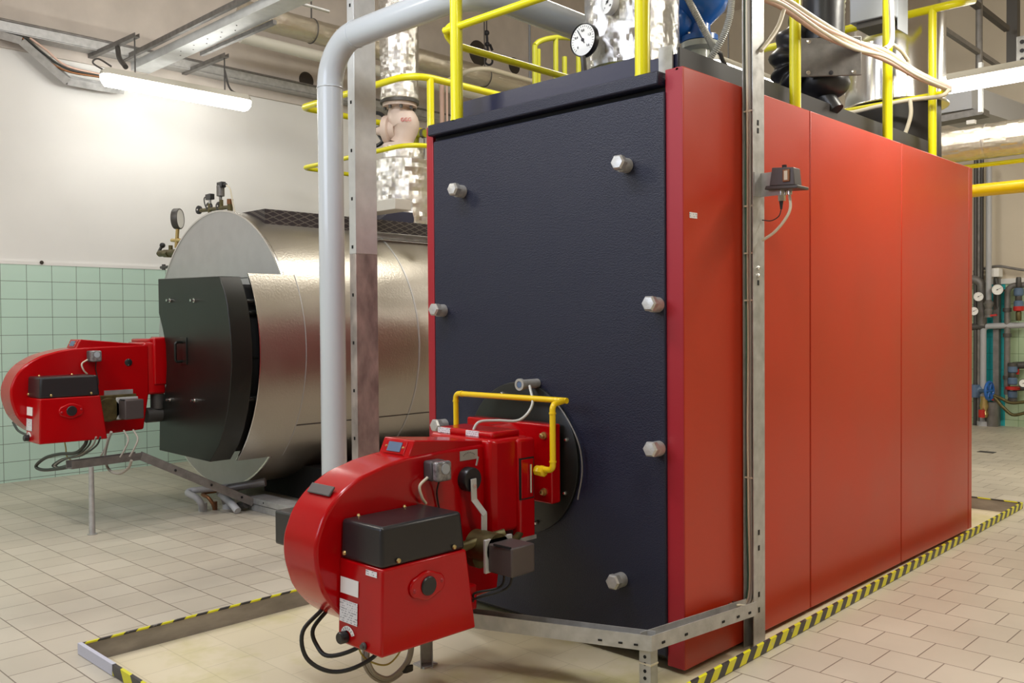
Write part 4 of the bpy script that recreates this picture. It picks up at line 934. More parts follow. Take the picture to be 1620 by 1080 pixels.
obj('lamp_lead', MB().tube(catmull([V((lx_, la.y + .02, lz + .03)), V((lx_, la.y - .06, lz + .07)), V((lx_, la.y - .02, lz + .11)), V((lx_, la.y + .08, lz + .07))]), .007), 'pipe_dark', lampA)
# wall cable trunk
cz = at(0, 42, 'x', -5.95).z
tk = thing('wall_trunking', (-5.95, 2, cz), 'long galvanised cable trunking running along the top of the left white wall', 'trunking')
obj('tray_body', MB().chan((-5.93, -3.5, cz - .05), (-5.93, BY - .1, cz - .05), .15, .07, .004), 'galvanised', tk)
for k in range(4): obj('conduit', MB().cyl((-5.965 + .035 * k, -3.5, cz + .03), (-5.965 + .035 * k, BY - .1, cz + .03), .012), 'galvanised_dark' if k % 2 else 'galvanised', tk)
obj('cover_strip', MB().box(-6.0, -5.86, -3.5, BY - .1, cz - .058, cz - .052), 'galvanised', tk)
lw = thing('wall_tray', at(100, 120, 'x', -5.95), 'short galvanised tray dropping from the wall trunking to the left end of the batten lamp', 'tray')
tp_ = [at(-20, 48, 'x', -5.93), at(30, 62, 'x', -5.93), at(103, 126, 'x', -5.93), at(150, 135, 'x', -5.93), at(192, 141, 'x', -5.93)]
for a_, b_ in zip(tp_[:2] + tp_[2:4], tp_[1:3] + tp_[3:5]): obj('tray_section', MB().chan(a_ + V((0, 0, -.03)), b_ + V((0, 0, -.03)), .10, .06, .003, up=(.5, 0, 1)), 'galvanised', lw)
for k in range(3):
    obj('cable', MB().tube(catmull([at(35 + 6 * k, 60, 'x', -5.88), at(60 + 6 * k, 86 - 4 * k, 'x', -5.88), at(105, 112 - 4 * k, 'x', -5.88), at(160, 122 - 2 * k, 'x', -5.88)]), .009), ('copper_dark', 'cable_dark', 'cable_pink')[k], lw)
# cross tray
cy0 = .72; cz0 = 3.42
ct_ = thing('ceiling_tray', (-5, cy0, cz0), 'wide galvanised cable tray crossing over the drum boiler from the left wall', 'tray')
obj('tray_body', MB().chan((WX + .02, cy0, cz0), (-2.9, cy0, cz0), .16, .07, .004), 'galvanised_white', ct_)
obj('side_rail', MB().box(WX + .02, -2.9, cy0 - .16, cy0 - .13, cz0 + .06, cz0 + .10), 'galvanised_dark', ct_)
obj('lower_rail', MB().box(-5.1, -4.0, cy0 + .09, cy0 + .12, cz0 - .03, cz0 + .0), 'galvanised_dark', ct_)
for k in range(10): obj('slot', MB().cyl((-4.3 - .11 * k, cy0 - .03 + .05 * (k % 2), cz0 - .001), (-4.3 - .11 * k, cy0 - .03 + .05 * (k % 2), cz0 - .003), .006, seg=8), 'ink', ct_)
obj('hanger', MB().cyl((-3.9, cy0 - .3, cz0 + .13), (-3.9, cy0 + .5, cz0 + .13), .012).cyl((-3.9, cy0, cz0 + .1), (-3.9, cy0, CZ), .008), 'galvanised', ct_)
# overhead duct
dx_, dzc = -5.3, 3.90
du = thing('overhead_duct', (dx_, 4, dzc), 'foil clad heating pipe running overhead along the left wall', 'pipe')
obj('duct', crumple([(.09, 0), (.108, .004), (.106, 3), (.108, BY - 1.3)], (dx_, 1.30, dzc), seg=48, step=.05, amp=.004, sc=5, axis=(0, 1, 0), horiz=1), 'foil_warm', du, sharp=5)
obj('return_pipe', MB().cyl((dx_ - .03, 1.30, dzc - .20), (dx_ - .03, BY, dzc - .22), .05), 'lamp_body', du)
for y_ in (2.0, 4.2, 6.4): obj('hanger_rod', MB().cyl((dx_, y_, dzc), (dx_, y_, CZ), .007).torus((dx_, y_, dzc), (0, 1, 0), .11, .005, 32, 6), 'pipe_dark', du)
sc_ = at(757, 104, 'x', -4.7)
sp2 = thing('bent_pipe', sc_, 'thin pale pipe with a bend crossing in front of the overhead foil pipe', 'pipe')
obj('pipe', MB().tube(fillet([at(690, 136, 'y', sc_.y), sc_, at(860, 133, 'x', -4.7), at(1000, 175, 'x', -4.7)], .2), .022), 'cable_cream', sp2)
dc_ = at(699, 135, 'y', 3.0)
tag(obj('thin_pipe', MB().cyl(V((dc_.x, 3.0, 1.9)), V((dc_.x, 3.0, dc_.z)), .022).cyl(V((dc_.x + .07, 3.0, 1.9)), V((dc_.x + .07, 3.0, dc_.z)), .010), 'cable_pink'), 'thin vertical pipe between the two yellow posts left of the red boiler', 'pipe')
wc_ = at(838, 60, 'x', -5.99)
tag(obj('wall_conduit', MB().cyl((wc_.x, wc_.y, 3.6), (wc_.x, wc_.y, CZ), .014), 'grey_paint'), 'thin vertical conduit on the shaded upper part of the left wall', 'conduit')
# chain hook
hk = at(772, 80, 'x', -5.3)
ck = thing('chain_hook', hk, 'dark hook hanging on a chain above the overhead foil pipe', 'hook')
k0 = at(770, 52, 'x', -5.3); k1 = at(771, 70, 'x', -5.3); k2 = at(772, 85, 'x', -5.3); k3 = at(773, 96, 'x', -5.3)
obj('chain', MB().cyl(k0, V((k0.x, k0.y, CZ)), .006), 'ink', ck)
obj('hook_body', MB().cyl(k0, k2, .014).sph(k0, .03).sph(k1, .028).bar(at(775, 70, 'x', -5.3), at(779, 80, 'x', -5.3), .02, .02, (1, 0, 0)), 'ink', ck)
obj('hook_ring', MB().torus(k3, (.9, -.4, 0), .045, .012, 24, 8), 'ink', ck)
for a, b, r in ((485, 127, .085), (757, 84, .15), (814, 104, .10)):
    q = at(a, b, 'x', WX + .024)
    tag(obj('wall_hole', MB().lathe([(r, 0), (r * .9, .006)], q - V((.004, 0, 0)), (1, 0, 0), 24), 'soot'), {485: 'sooty round hole above the wall trunking, left of the grey pipe', 757: 'largest sooty hole in the upper left wall, beside the chain hook', 814: 'sooty hole in the upper left wall right of the chain hook'}[a], 'hole')
# far cage railing
fr_ = thing('safety_cage', at(870, 100, 'x', -3.3), 'distant yellow railing cage seen above the red boiler, left of the round gauge', 'railing')
def Q(px, py): return at(px, py, 'x', -3.3)
obj('hoop', MB().tube(catmull([Q(846, 72), Q(855, 65), Q(875, 60), Q(900, 60), Q(930, 66)]), .022), 'yellow_olive', fr_)
for a, b in ((846, 72), (851, 78), (879, 60), (893, 90), (915, 62)): obj('post', MB().cyl(Q(a, b), V((Q(a, b).x, Q(a, b).y, 2.0)), .022), 'yellow_olive', fr_)

# ================================================================== ON TOP OF THE RED BOILER
rx, ry2 = -.665, .60
iz = at(1000, 92, 'y', ry2 - .2).z
ri = thing('insulated_pipe', (rx, ry2, TZ), 'thick foil insulated pipe rising from the top of the red boiler behind the yellow post', 'pipe')
obj('insulation', crumple([(.200, 0), (.210, .006), (.210, .4), (.212, .8)], (rx, ry2, iz), seg=96, step=.0135, amp=.0026, sc=12, horiz=.8), 'foil_fine', ri, sharp=5, label='crinkled silver foil insulation')
obj('insulation_edge', MB().lathe([(.20, 0), (.2, .02)], (rx, ry2, iz - .015), (0, 0, 1), 48), 'yellow_olive', ri)
obj('pipe_flange', MB().lathe([(.17, 0), (.19, .05), (.205, .055), (.205, .075), (.18, .08), (.18, .12), (.2, .125), (.2, iz - TZ + .02 - .0)], (rx, ry2, TZ - .02), (0, 0, 1), 64), 'grey_pvc', ri)
obj('flange_ring', MB().torus((rx, ry2, TZ + .055), (0, 0, 1), .205, .007, 64, 8), 'ink', ri)

def gauge(c, n, r, label, nums, stem=None, rim='plastic_black', upv=V((0, 0, 1)), ang=2.2):
    n = V(n).normalized(); u = upv.cross(n).normalized(); v = n.cross(u)
    t = thing('pressure_gauge', stem or c, label, 'gauge')
    obj('case', MB().lathe([(r * .9, 0), (r * 1.0, .006), (r * 1.0, .03), (r * .97, .034), (r * .93, .030), (r * .92, .020)], c - n * .03, n, 48), rim, t)
    d = obj('dial', MB().lathe([(r * .92, 0), (r * .92, .002)], c - n * .003, n, 48), 'dial_white', t)
    tk_ = MB()
    for k in range(25 if r > .05 else 0):
        a = math.radians(225 - 270 * k / 24); L_ = .10 if k % 5 else .16
        e = u * math.cos(a) + v * math.sin(a); tk_.bar(c + e * r * (.86 - L_), c + e * r * .86, r * .02, .0012, n)
    if r > .05: obj('scale_ticks', tk_, 'ink', d)
    for k, s_ in enumerate(nums):
        a = math.radians(225 - 270 * k / (len(nums) - 1)); e = u * math.cos(a) + v * math.sin(a)
        obj('numeral', text_mb(s_, r * .2, c + e * r * .56 + n * .0005, u, v), 'ink', d)
    e = u * math.cos(ang) + v * math.sin(ang)
    obj('needle', MB().bar(c - e * r * .25 + n * .002, c + e * r * .74 + n * .002, r * .05, .002, n).cyl(c, c + n * .004, r * .1), 'ink', d)
    if stem is not None: obj('stem', MB().cyl(c - v * r, V(stem), .012).lathe([(.018, 0), (.018, .02)], stem, (0, 0, 1), 6), 'pipe_dark', t)
    return t
gc = at(922, 63, 'y', .30)
gauge(gc, (-.02, -1, 0), .071, 'black rimmed round pressure gauge standing on the red boiler left of the foil pipe', ['0', '0,4', '0,8', '1,2', '1,6'], V((gc.x + .01, .31, TZ - .01)), ang=math.radians(122))
g2 = at(961, 3, 'y', .362)
gauge(g2, (-.35, -1, .03), .052, 'small thermometer dial fixed to the foil insulated pipe on the red boiler', ['0', '40', '80', '120'], None, 'dial_white', ang=math.radians(35))
# blue valve
bx_, by_ = at(1107, 95, 'y', 1.0).x, 1.0
bzf = at(1107, 66, 'y', .93).z
bv = thing('blue_valve', (bx_, by_, TZ), 'blue flanged pump valve on a white pipe stub on top of the red boiler', 'valve')
obj('pipe_stub', MB().lathe([(.047, 0), (.047, bzf - TZ), (.085, bzf - TZ + .01), (.088, bzf - TZ + .035)], (bx_, by_, TZ - .02), (0, 0, 1), 36), 'pipe_pale', bv)
obj('body', MB().lathe([(.086, .02), (.086, .045), (.05, .055), (.05, .10), (.075, .125), (.118, .165), (.135, .21), (.13, .26), (.10, .31)], (bx_, by_, bzf), (0, 0, 1), 36).sph(V((bx_ - .10, by_ - .04, bzf + .13)), .10, 24), 'blue_paint', bv)
for k in range(6):
    an = k * PI / 3 + .3; q = V((bx_ + math.cos(an) * .068, by_ + math.sin(an) * .068, bzf - .005)); obj('bolt', MB().cyl(q, q + V((0, 0, .062)), .009, seg=6), 'chrome', bv)
for k, pts in enumerate((((1086, -6), (1104, 28), (1122, 62), (1131, 80)), ((1158, -6), (1154, 28), (1142, 62), (1122, 95)))):
    P_ = [at(a, b, 'y', .88) for a, b in pts]; C_ = catmull(P_, 24)
    rr = [.0165 if i % 2 else .0135 for i in range(len(C_))]
    tag(obj('corrugated_hose', MB().tube(C_, rr, 16), 'hose_clear'), ('left' if k == 0 else 'right') + ' of the two pale corrugated hoses crossing in front of the blue valve', 'hose')
cj = at(1128, 90, 'y', .95)
tag(obj('clamp_bracket', MB().tube(catmull([at(1100, 92, 'y', 1.1), at(1135, 82, 'y', 1.15), at(1143, 95, 'y', 1.2), at(1150, 108, 'y', 1.25)]), .011), 'galvanised_dark'), 'small curved grey bracket at the foot of the corrugated hoses', 'bracket')
# black damper valve with bellows
by3 = 1.30
def W(px, py, y=by3): return at(px, py, 'y', y)
dv = thing('damper_valve', W(1300, 170), 'black rubber bellows and actuator with a bolted plate on top of the red boiler', 'valve')
pn = V((-.35, -.94, 0)).normalized(); pr_ = V((.94, -.35, 0)).normalized(); pr_ = V((.78, .62, 0)).normalized(); pn = V((.62, -.78, 0)).normalized()
pc_ = W(1314, 90); k_ = (pc_ - CAM).dot(FW) / F
pt = obj('plate', MB().obox(pc_, (pr_, pn, (0, 0, 1)), (94 * k_, .012, 61 * k_)), 'galvanised_dark', dv, bevel=.003, label='dark grey bolted plate')
for a, b in ((1280, 66), (1314, 66), (1348, 68), (1279, 115), (1314, 116), (1349, 116)):
    o_ = pc_ + pr_ * (a - 1314) * k_ + V((0, 0, (90.5 - b) * k_)) + pn * .006; obj('bolt', MB().lathe([(.010, 0), (.010, .004), (.005, .005)], o_, pn, 14), 'chrome' if a != 1314 or b < 90 else 'ink', pt)
obj('actuator', MB().cyl(pc_ - pn * .13 + V((0, 0, -.06)), pc_ - pn * .13 + V((0, 0, .32)), .095).sph(pc_ - pn * .15 + V((0, 0, -30 * k_)), .125, 28, (1, 1, .62)), 'bellows_rubber', dv)
bp_ = [W(1300, 10, 1.45), W(1268, 45, 1.35), W(1245, 85, 1.3), W(1246, 115, 1.3), W(1262, 135, 1.3)]
C_ = catmull(bp_, 10); obj('bellows', MB().tube(C_, [.068 + .014 * math.sin(i * .9) for i in range(len(C_))], 28), 'bellows_rubber', dv, sharp=70, label='ribbed black rubber bellows')
obj('bent_hose', MB().tube(catmull([W(1258, 128, 1.4), W(1285, 138, 1.4), W(1305, 152, 1.4), W(1322, 175, 1.4)]), [.05] * 6 + [.045] * 6 + [.04] * 7, 20), 'bellows_rubber', dv, sharp=60)
obj('neck', MB().cyl(W(1302, 60, 1.38), W(1302, 40, 1.38), .05).box(W(1296, 50).x, W(1318, 50).x, 1.28, 1.34, W(1307, 58).z, W(1307, 45).z), 'plastic_grey', dv)
Cc = [W(1310, 26, 1.6), W(1312, -20, 1.6), W(1312, -60, 1.6)]
obj('foil_sleeve', MB().tube(catmull(Cc, 10), [.075 + .006 * (i % 2) for i in range(21)], 24), 'foil_fine', dv)
# electrical box
yb2 = 2.05
e0_ = at(1344, 41, 'y', yb2); e1_ = at(1410, 30, 'y', yb2)
eb = thing('junction_box', e0_, 'pale grey electrical cabinet behind the yellow posts at the top right', 'box')
e2_ = at(1435, 50, 'x', e1_.x)
obj('cabinet', MB().box(e0_.x, e1_.x, yb2, e2_.y, e0_.z + .01, e0_.z + .6), 'grey_paint', eb, bevel=.006)
obj('gland_plate', MB().box(e0_.x + .03, e1_.x - .02, yb2 + .02, e2_.y - .03, e0_.z - .02, e0_.z + .01), 'pipe_dark', eb)
obj('side_cover', MB().box(e1_.x, e1_.x + .004, yb2 + .08, e2_.y, e0_.z - .05, e0_.z + .6), 'grey_paint', eb)
obj('wire', MB().tube(catmull([at(1376, 50, 'y', 2.2), at(1378, 44, 'y', 2.2), at(1372, 38, 'y', 2.2)]), .008), 'cable_green', eb)
# chimney stack
kx = at(1415, 120, 'y', 2.95).x
sk_ = thing('flue_stack', (kx, 2.95, TZ), 'shiny stainless steel flue stack on a dark collar at the rear of the red boiler', 'chimney')
zs = at(1415, 158, 'y', 2.7).z
obj('stack', MB().lathe([(.30, 0), (.30, .012), (.288, .014), (.288, 2.4)], (kx, 2.95, zs), (0, 0, 1), 96), 'stainless', sk_)
obj('stack_ring', MB().torus((kx, 2.95, zs + .005), (0, 0, 1), .302, .006, 64, 8), 'chrome', sk_)
obj('collar', MB().lathe([(.262, 0), (.262, zs - TZ + .18)], (kx, 2.95, TZ - .16), (0, 0, 1), 64), 'deck_grey', sk_, label='dark collar below the flue')
# cable bundle and loose cables
bpx = [(1205, -8), (1240, 6), (1300, 44), (1350, 70), (1400, 88), (1450, 116), (1503, 141)]
for k in range(5):
    P_ = []
    for i, (a, b) in enumerate(bpx):
        o2 = (-9, -4, 1, 5, 9)[k] * (1 - .8 * abs(i - 2.2) / 4.2); w2 = (.7, -.6, .3)[(i + k) % 3] * 3
        P_.append(at(a, b + o2 + (w2 if 0 < i < 6 else 0), 'x', .035 + .008 * (k % 2)))
    tag(obj('cable', MB().tube(catmull(P_, 8), (.011, .008, .012, .009, .011)[k], 12), ('cable_cream', 'cable_pink', 'cable_cream', 'cable_cream', 'cable_pink')[k]), ('topmost', 'second', 'middle', 'fourth', 'lowest')[k] + ' cable of the sagging pinkish bundle strapped across the yellow posts', 'cable', None)
for k, (pts, ax, v, r, mt, lb) in enumerate((
    (((1240, 16), (1232, 40), (1220, 60), (1204, 80)), 'x', .06, .0085, 'cable_cream', 'cream cable dropping from the bundle to the channel post'),
    (((1503, 141), (1488, 152), (1440, 158), (1390, 168), (1345, 178), (1325, 172)), 'y', 2.46, .012, 'cable_cream', 'cream cable fastened under the rear yellow rail'),
    (((1440, 158), (1441, 180), (1436, 200), (1430, 216)), 'y', 2.44, .011, 'cable_cream', 'short cream cable hanging down in front of the dark flue collar'),
    (((1409, -5), (1411, 40), (1410, 68), (1400, 78)), 'x', .0, .013, 'cable_cream', 'cream conduit strapped along the second yellow side post'),
    (((1412, 70), (1425, 80), (1436, 95)), 'x', .0, .010, 'cable_cream', 'short cream cable rising out of the bundle by the second side post'))):
    tag(obj('cable', MB().tube(catmull([at(a, b, ax, v) for a, b in pts], 8), r, 12), mt), lb, 'cable')
# pressure switch on the post
sw = thing('pressure_switch', at(1225, 300, 'y', .44), 'black boxed pressure switch with a small window bracketed to the channel post', 'switch')
def K(px, py, y=.42): return at(px, py, 'y', y)
obj('bracket', MB().box(.050, K(1228, 290).x, .45, .455, K(1218, 308).z, K(1218, 270).z).box(.050, .054, .40, .455, K(1218, 308).z, K(1218, 270).z), 'galvanised', sw)
cs = obj('case', MB().hexa([K(1217, 294), K(1257, 292), K(1257, 292) + V((0, .06, 0)), K(1217, 294) + V((0, .06, 0)), K(1221, 265), K(1255, 264), K(1255, 264) + V((0, .055, 0)), K(1221, 265) + V((0, .055, 0))]), 'plastic_grey', sw, bevel=.003)
obj('base_plate', MB().hexa([K(1209, 300), K(1262, 297), K(1262, 297) + V((0, .09, 0)), K(1209, 300) + V((0, .09, 0)), K(1211, 294), K(1262, 292), K(1262, 292) + V((0, .09, 0)), K(1211, 294) + V((0, .09, 0))]), 'pipe_dark', sw, bevel=.003)
q = K(1244, 277, .418); obj('window', MB().box(q.x - .014, q.x + .014, .414, .424, q.z - .024, q.z + .022), 'copper_dark', cs, bevel=.002)
obj('window_scale', MB().box(q.x - .007, q.x + .007, .412, .416, q.z - .018, q.z + .016), 'cable_cream', cs)
obj('cap', MB().cyl(K(1241, 265, .46), K(1241, 261, .46), .009), 'ink', cs)
obj('gland', MB().cyl(K(1237, 299, .47), K(1237, 309, .47), .018).cyl(K(1237, 309, .47), K(1237, 318, .47), .014, seg=6).cyl(K(1249, 299, .47), K(1249, 308, .47), .01), 'chrome', sw)
obj('plug', MB().cyl(K(1236, 318, .47), K(1236, 331, .47), .008, .004), 'ink', sw)
obj('thin_wire', MB().tube(catmull([K(1236, 331, .47), K(1232, 342, .46), K(1220, 349, .46), K(1206, 348, .46)]), .002), 'ink', sw)
obj('cream_cable', MB().tube(catmull([K(1249, 308, .47), K(1250, 330, .45), K(1240, 350, .44), K(1224, 368, .44), K(1206, 380, .44)]), .0055), 'cable_cream', sw)

# ================================================================== FAR RIGHT SIDE
yp = 4.4
def X(px, py, y=yp): return at(px, py, 'y', y)
z1 = (X(1550, 198).z + X(1550, 252).z) / 2
fp_ = thing('insulated_pipe', (-.3, yp, z1), 'wide foil clad pipe running sideways behind the red boiler at the right edge', 'pipe')
obj('pipe', crumple([(.1, 0), (.125, .004), (.125, FX1 + 1.6)], (-1.6, yp, z1), seg=56, step=.035, amp=.004, sc=6, axis=(1, 0, 0), horiz=1), 'foil_warm', fp_, sharp=5)
obj('lap_band', MB().cyl((X(1560, 0).x, yp, z1), (X(1560, 0).x + .012, yp, z1), .127, seg=48), 'foil', fp_)
tag(obj('gas_pipe', MB().cyl((-1.2, yp, X(1580, 258).z), (FX1, yp, X(1580, 258).z), .016), 'yellow_paint'), 'thin yellow pipe just under the wide foil clad pipe at the right edge', 'pipe')
zg = (X(1580, 288).z + X(1580, 308).z) / 2
tag(obj('gas_pipe', MB().cyl((-1.2, yp, zg), (FX1, yp, zg), .046, seg=32), 'yellow_gas'), 'thick yellow gas main running sideways behind the red boiler', 'pipe')
ly = 4.0; l0 = at(1503, 134, 'y', ly)
lamp('batten_lamp', (l0.x - .12, ly, l0.z + .02), (l0.x + 1.25, ly, l0.z + .02), 'lit fluorescent batten lamp at the right edge behind the flue stack', 'tube_glow_far', w_=.12, hd=.075)
m0 = at(1120, 99, 'x', -2.0); m1 = at(1250, 141, 'x', -2.0)
lc_ = lamp('batten_lamp', (-2.0, m0.y, (m0.z + m1.z) / 2), (-2.0, m1.y, (m0.z + m1.z) / 2), 'long lit batten lamp partly hidden behind the rear of the red boiler top', 'tube_glow_far', w_=.14, hd=.05)
obj('hanger_rod', MB().cyl((-2.0, m0.y + .3, m0.z), (-2.0, m0.y + .3, CZ), .006), 'pipe_dark', lc_)
# beams and cable runs above
bm_ = thing('ceiling_truss', at(1545, 60, 'x', -1.0), 'dark steel rails and hangers under the ceiling at the top right', 'beam')
xb_ = -1.0
def T(px, py): return at(px, py, 'x', xb_)
obj('rail', MB().bar(T(1534, 0) + (T(1534, 0) - T(1593, 46)) * .5, T(1593, 46), .05, .05), 'pipe_dark', bm_)
obj('rail', MB().bar(T(1489, 44) + (T(1489, 44) - T(1584, 107)) * .2, T(1584, 107), .04, .04), 'pipe_grey', bm_)
h_ = T(1549, 60); obj('hanger', MB().cyl((h_.x, h_.y, T(1549, 112).z), (h_.x, h_.y, CZ), .03), 'pipe_grey', bm_)
h_ = T(1603, 60); obj('hanger', MB().box(h_.x - .05, h_.x + .05, h_.y - .05, h_.y + .05, T(1603, 106).z, CZ), 'pipe_dark', bm_)
lb_ = at(1552, 60, 'y', 4.3); obj('hanger', MB().box(lb_.x - .012, lb_.x + .012, 4.28, 4.32, at(1548, 178, 'y', 4.3).z, at(1548, 100, 'y', 4.3).z), 'galvanised_white', bm_)
dg = thing('grey_duct', at(1540, 180, 'x', -1.2), 'grey rectangular duct sloping away below the right batten lamp', 'duct')
a_ = at(1493, 160, 'x', -1.3); b_ = at(1612, 197, 'x', -1.3)
obj('duct_body', MB().bar(a_, b_ - (b_ - a_) * .2, .5, .22), 'grey_pvc', dg)
rt_ = thing('distant_tray', at(1510, 185, 'y', 6.5), 'dim cable tray with a white clip behind the foil clad pipe', 'tray')
obj('tray_body', MB().bar(at(1480, 193, 'y', 6.5), at(1560, 178, 'y', 6.5), .2, .06), 'galvanised_dark', rt_)
obj('clip', MB().box(at(1532, 0, 'y', 6.4).x, at(1545, 0, 'y', 6.4).x, 6.35, 6.4, at(1538, 197, 'y', 6.4).z, at(1538, 191, 'y', 6.4).z), 'paper', rt_)
pb2 = thing('perforated_box', at(1612, 80, 'y', 4.2), 'perforated grey metal box above the right batten lamp', 'box')
c_ = at(1610, 80, 'y', 4.2)
obj('box_body', MB().box(c_.x - .01, c_.x + .5, 4.2, 4.5, at(1612, 103, 'y', 4.2).z, at(1612, 57, 'y', 4.2).z), 'galvanised', pb2, bevel=.006)
for k in range(3): q = at(1617, 66 + 14 * k, 'y', 4.197); obj('hole', MB().cyl(q, q + V((0, -.003, 0)), .014), 'ink', pb2)

# pipework against the far wall
yw = BY - .14
def U(px, py, y=yw): return at(px, py, 'y', y)
def vpipe(px, z0_, z1_, r, mat, name, label, y=yw):
    x = U(px, 500, y).x; z0_ = U(px, z0_, y).z if z0_ > 20 else z0_; z1_ = U(px, z1_, y).z
    return tag(obj(name, MB().cyl((x, y, max(0, z0_)), (x, y, z1_), r), mat), label, 'pipe')
vpipe(1543, 0, 250, .020, 'pipe_dark', 'wall_pipe', 'dark riser pipe nearest the rear edge of the red boiler on the far wall')
vpipe(1548.5, 0, 250, .020, 'galvanised_dark', 'wall_pipe', 'second thin riser pipe from the red boiler edge on the far wall')
vpipe(1553, 620, 250, .020, 'pipe_dark', 'wall_pipe', 'third thin riser pipe from the red boiler edge on the far wall')
vpipe(1564, 480, 262, .030, 'grey_pvc', 'wall_pipe', 'grey riser pipe on the far wall running down past the white box', y=yw - .1)
px2 = U(1573, 600).x
struct('trim_9', MB().box(px2 - .026, px2 + .034, FY1 - .10, FY1, 0, U(1573, 440).z), 'pipe_grey', label='narrow grey pilaster between the teal tiles')
gp1 = thing('pipe_run', U(1590, 516), 'grey pipe crossing sideways on the far wall and turning down to the floor', 'pipe')
obj('pipe', MB().tube(fillet([U(1555, 690), U(1555.5, 516), U(1625, 514)], .06), .034), 'grey_pvc', gp1)
obj('lower_pipe', MB().cyl(U(1556, 666), U(1556, 686), .07), 'grey_pvc', gp1)
obj('side_pipe', MB().cyl(U(1538, 517), U(1560, 516), .04), 'pipe_dark', gp1)
gp2 = thing('pipe_run', U(1594, 560), 'grey brown pipe looping down at the right beside the pale tiles', 'pipe')
obj('pipe', MB().tube(fillet([U(1630, 450), U(1594, 452), U(1593, 624)], .08), .032), 'pipe_grey', gp2)
for py_2 in (490, 530, 597): obj('coupling', MB().cyl(U(1593.5, py_2 - 3), U(1593.5, py_2 + 3), .045), 'pipe_dark', gp2)
def fitstack(px, seq, label, y=yw - .05):
    t_ = thing('valve_stack', U(px, seq[-1][1], y), label, 'valve')
    for nm_, py2, h2, r2, mt in seq: obj(nm_, MB().lathe([(r2 * .8, 0), (r2, h2 * .15), (r2, h2 * .85), (r2 * .8, h2)], U(px, py2 + h2 * 68, y), (0, 0, 1), 14), mt, t_)
    return t_
fitstack(1611.5, (('pipe', 447, .12, .028, 'pipe_dark'), ('union', 462, .09, .05, 'blue_fit'), ('pipe', 470, .1, .036, 'pipe_dark'), ('union', 482, .09, .05, 'blue_fit'), ('red_valve', 488, .06, .055, 'red_valve'), ('brass_end', 500, .11, .03, 'brass_green')), 'blue and black valve fittings hanging above the side pipe on the pale tiles')
fs = fitstack(1602, (('elbow', 577, .05, .05, 'pipe_dark'), ('union', 584, .08, .05, 'blue_fit'), ('pipe', 594, .09, .034, 'pipe_dark'), ('union', 603, .08, .05, 'blue_fit'), ('red_valve', 614, .04, .075, 'red_valve'), ('union', 624, .08, .05, 'blue_fit'), ('elbow', 634, .07, .05, 'pipe_dark')), 'lower stack of blue and black valve fittings beside the grey brown pipe')
obj('branch', MB().cyl(U(1603, 578), U(1625, 577), .04).cyl(U(1603, 615), U(1625, 613), .03), 'pipe_dark', fs)
obj('red_lever', MB().bar(U(1610, 576), U(1610, 592), .03, .02, (0, 1, 0)), 'red_valve', fs)
hw = thing('wheel_valve', U(1562, 620), 'valve with a blue handwheel low on the far wall', 'valve')
wn = V((.95, -.12, 0)).normalized(); wc = U(1565, 618, yw - .15)
wl = obj('handwheel', MB().torus(wc, wn, .10, .016, 32, 8), 'blue_paint', hw)
wu = wn.cross(V((0, 0, 1))).normalized()
for k in range(3):
    e = wu * math.cos(k * PI / 3) + V((0, 0, 1)) * math.sin(k * PI / 3); obj('spoke', MB().cyl(wc - e * .1, wc + e * .1, .013), 'blue_paint', wl)
obj('stem', MB().cyl(wc, U(1545, 618), .022).sph(U(1549, 617), .06).cyl(U(1542, 608), U(1542, 628), .07), 'blue_fit', hw)
bs2 = thing('brass_valve', U(1557, 660), 'brass shut off valve with red lever just above the floor collar of the far pipe', 'valve')
obj('valve_body', MB().lathe([(.035, 0), (.05, .04), (.035, .08), (.05, .13), (.035, .2), (.045, .24)], U(1557, 660, yw - .06), (0, 0, 1), 14).cyl(U(1557, 647), U(1578, 646), .028), 'brass', bs2)
obj('lever', MB().cyl(U(1553, 648, yw - .14), U(1553, 660, yw - .14), .035).bar(U(1561, 631), U(1572, 632), .03, .02), 'red_valve', bs2)
hp = thing('floor_stub', U(1570, 675), 'short stout grey pipe stub standing on the floor by the far wall', 'pipe')
obj('pipe', MB().cyl((U(1570, 640).x, yw, 0), (U(1570, 640).x, yw, U(1570, 636).z), .065), 'pipe_grey', hp)
for k, pts in enumerate((((1572, 625), (1584, 630), (1600, 637), (1625, 635)), ((1573, 628), (1588, 645), (1603, 656), (1625, 652)))):
    tag(obj('hose', MB().tube(catmull([U(a, b, yw - .2) for a, b in pts], 8), .018), 'brass_green'), ('upper' if k == 0 else 'lower') + ' of two sagging olive hoses at the right edge by the far wall', 'hose')
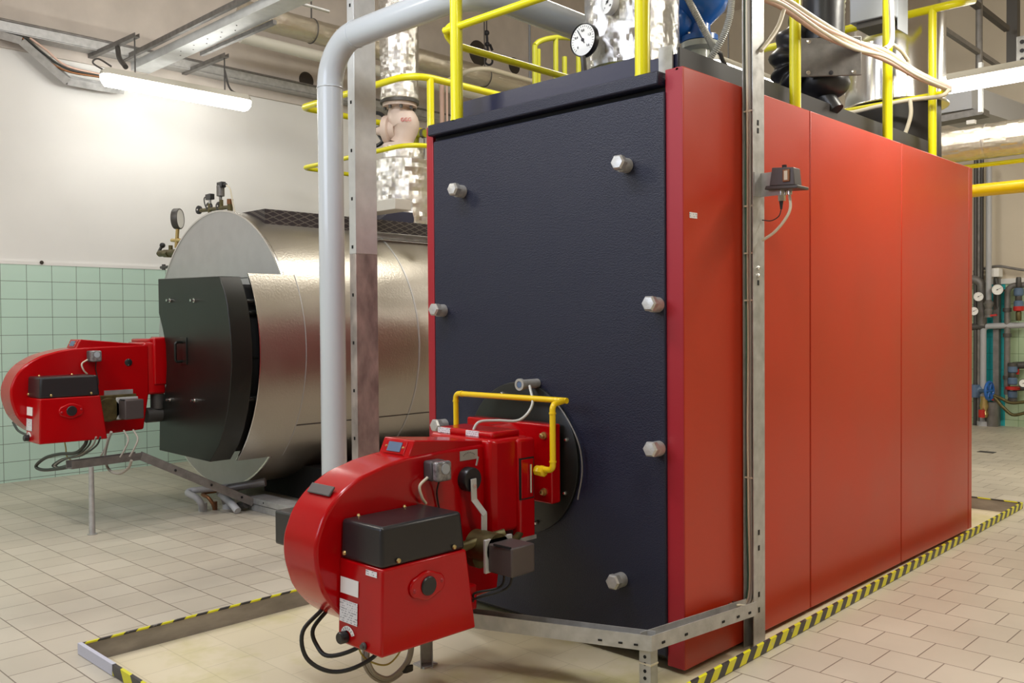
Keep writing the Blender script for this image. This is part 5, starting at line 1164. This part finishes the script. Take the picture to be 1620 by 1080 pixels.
for c, r, lb in (((1548, 469), .055, 'small round gauge with white dial next to the red boiler edge, far wall'), ((1578, 458), .062, 'larger white round gauge hanging below the white box on the far wall'), ((1540.5, 492), .05, 'half hidden white gauge behind the red boiler edge'), ((1619, 606), .045, 'tiny gauge cut by the right edge of the picture near the red valve')):
    q = U(c[0], c[1], yw - .2); gg = gauge(q, (.35, -.94, 0), r, lb, [], None, 'pipe_dark', ang=.5); obj('stem', MB().cyl(q + V((-.01, .03, 0)), V((q.x - .02, BY - .02, q.z)), .012), 'pipe_dark', gg)
wb = U(1572.5, 431, yw - .05)
tag(obj('white_box', MB().box(wb.x - .05, wb.x + .05, yw - .05, yw + .1, wb.z - .05, wb.z + .05), 'paper', bevel=.006), 'small white socket box on the far wall above the gauges', 'box')
tag(obj('gauge_pipe', MB().tube([U(1574, 436), U(1578, 452), U(1578, 485)], .016), 'pipe_dark'), 'thin tube linking the white box to the white gauge', 'pipe')
ms = thing('mixer_valve', U(1566, 500), 'stacked pipe fittings with a red lever under the grey riser on the far wall', 'valve')
obj('fittings', MB().lathe([(.05, 0), (.035, .03), (.045, .08), (.035, .1), (.055, .16), (.03, .2)], U(1564, 502, yw - .1), (0, 0, 1), 14), 'pipe_grey', ms)
obj('lever', MB().bar(U(1567, 499, yw - .12), U(1577, 498, yw - .12), .03, .02), 'red_valve', ms)
e9 = thing('elbow_pipe', U(1550, 455), 'grey elbow pipe emerging from behind the red boiler near the gauges', 'pipe')
obj('pipe', MB().tube(fillet([U(1530, 441), U(1553, 443), U(1554, 515)], .1), .05), 'pipe_grey', e9)
wr = thing('wall_cable', U(1580, 425), 'dark sagging cable on the far wall above the white tile edge', 'cable')
obj('cable', MB().tube(catmull([U(1540, 430, yw + .05), U(1560, 424, yw + .05), U(1580, 421, yw + .05), U(1600, 424, yw + .05), U(1625, 428, yw + .05)]), .015), 'pipe_grey', wr)
q = at(1561, 715, 'z', 0)
tag(obj('floor_drain', MB().box(q.x - .07, q.x + .07, q.y - .05, q.y + .05, .0, .003), 'pipe_dark'), 'small dark drain slot in the tiled floor behind the red boiler', 'drain')
q = at(66, 415, 'x', WX + .02)
tag(obj('wall_plug', MB().lathe([(.016, 0), (.012, .008)], q, (1, 0, 0), 9), 'soot'), 'small dark plug hole just above the green tiles on the left wall', 'hole')
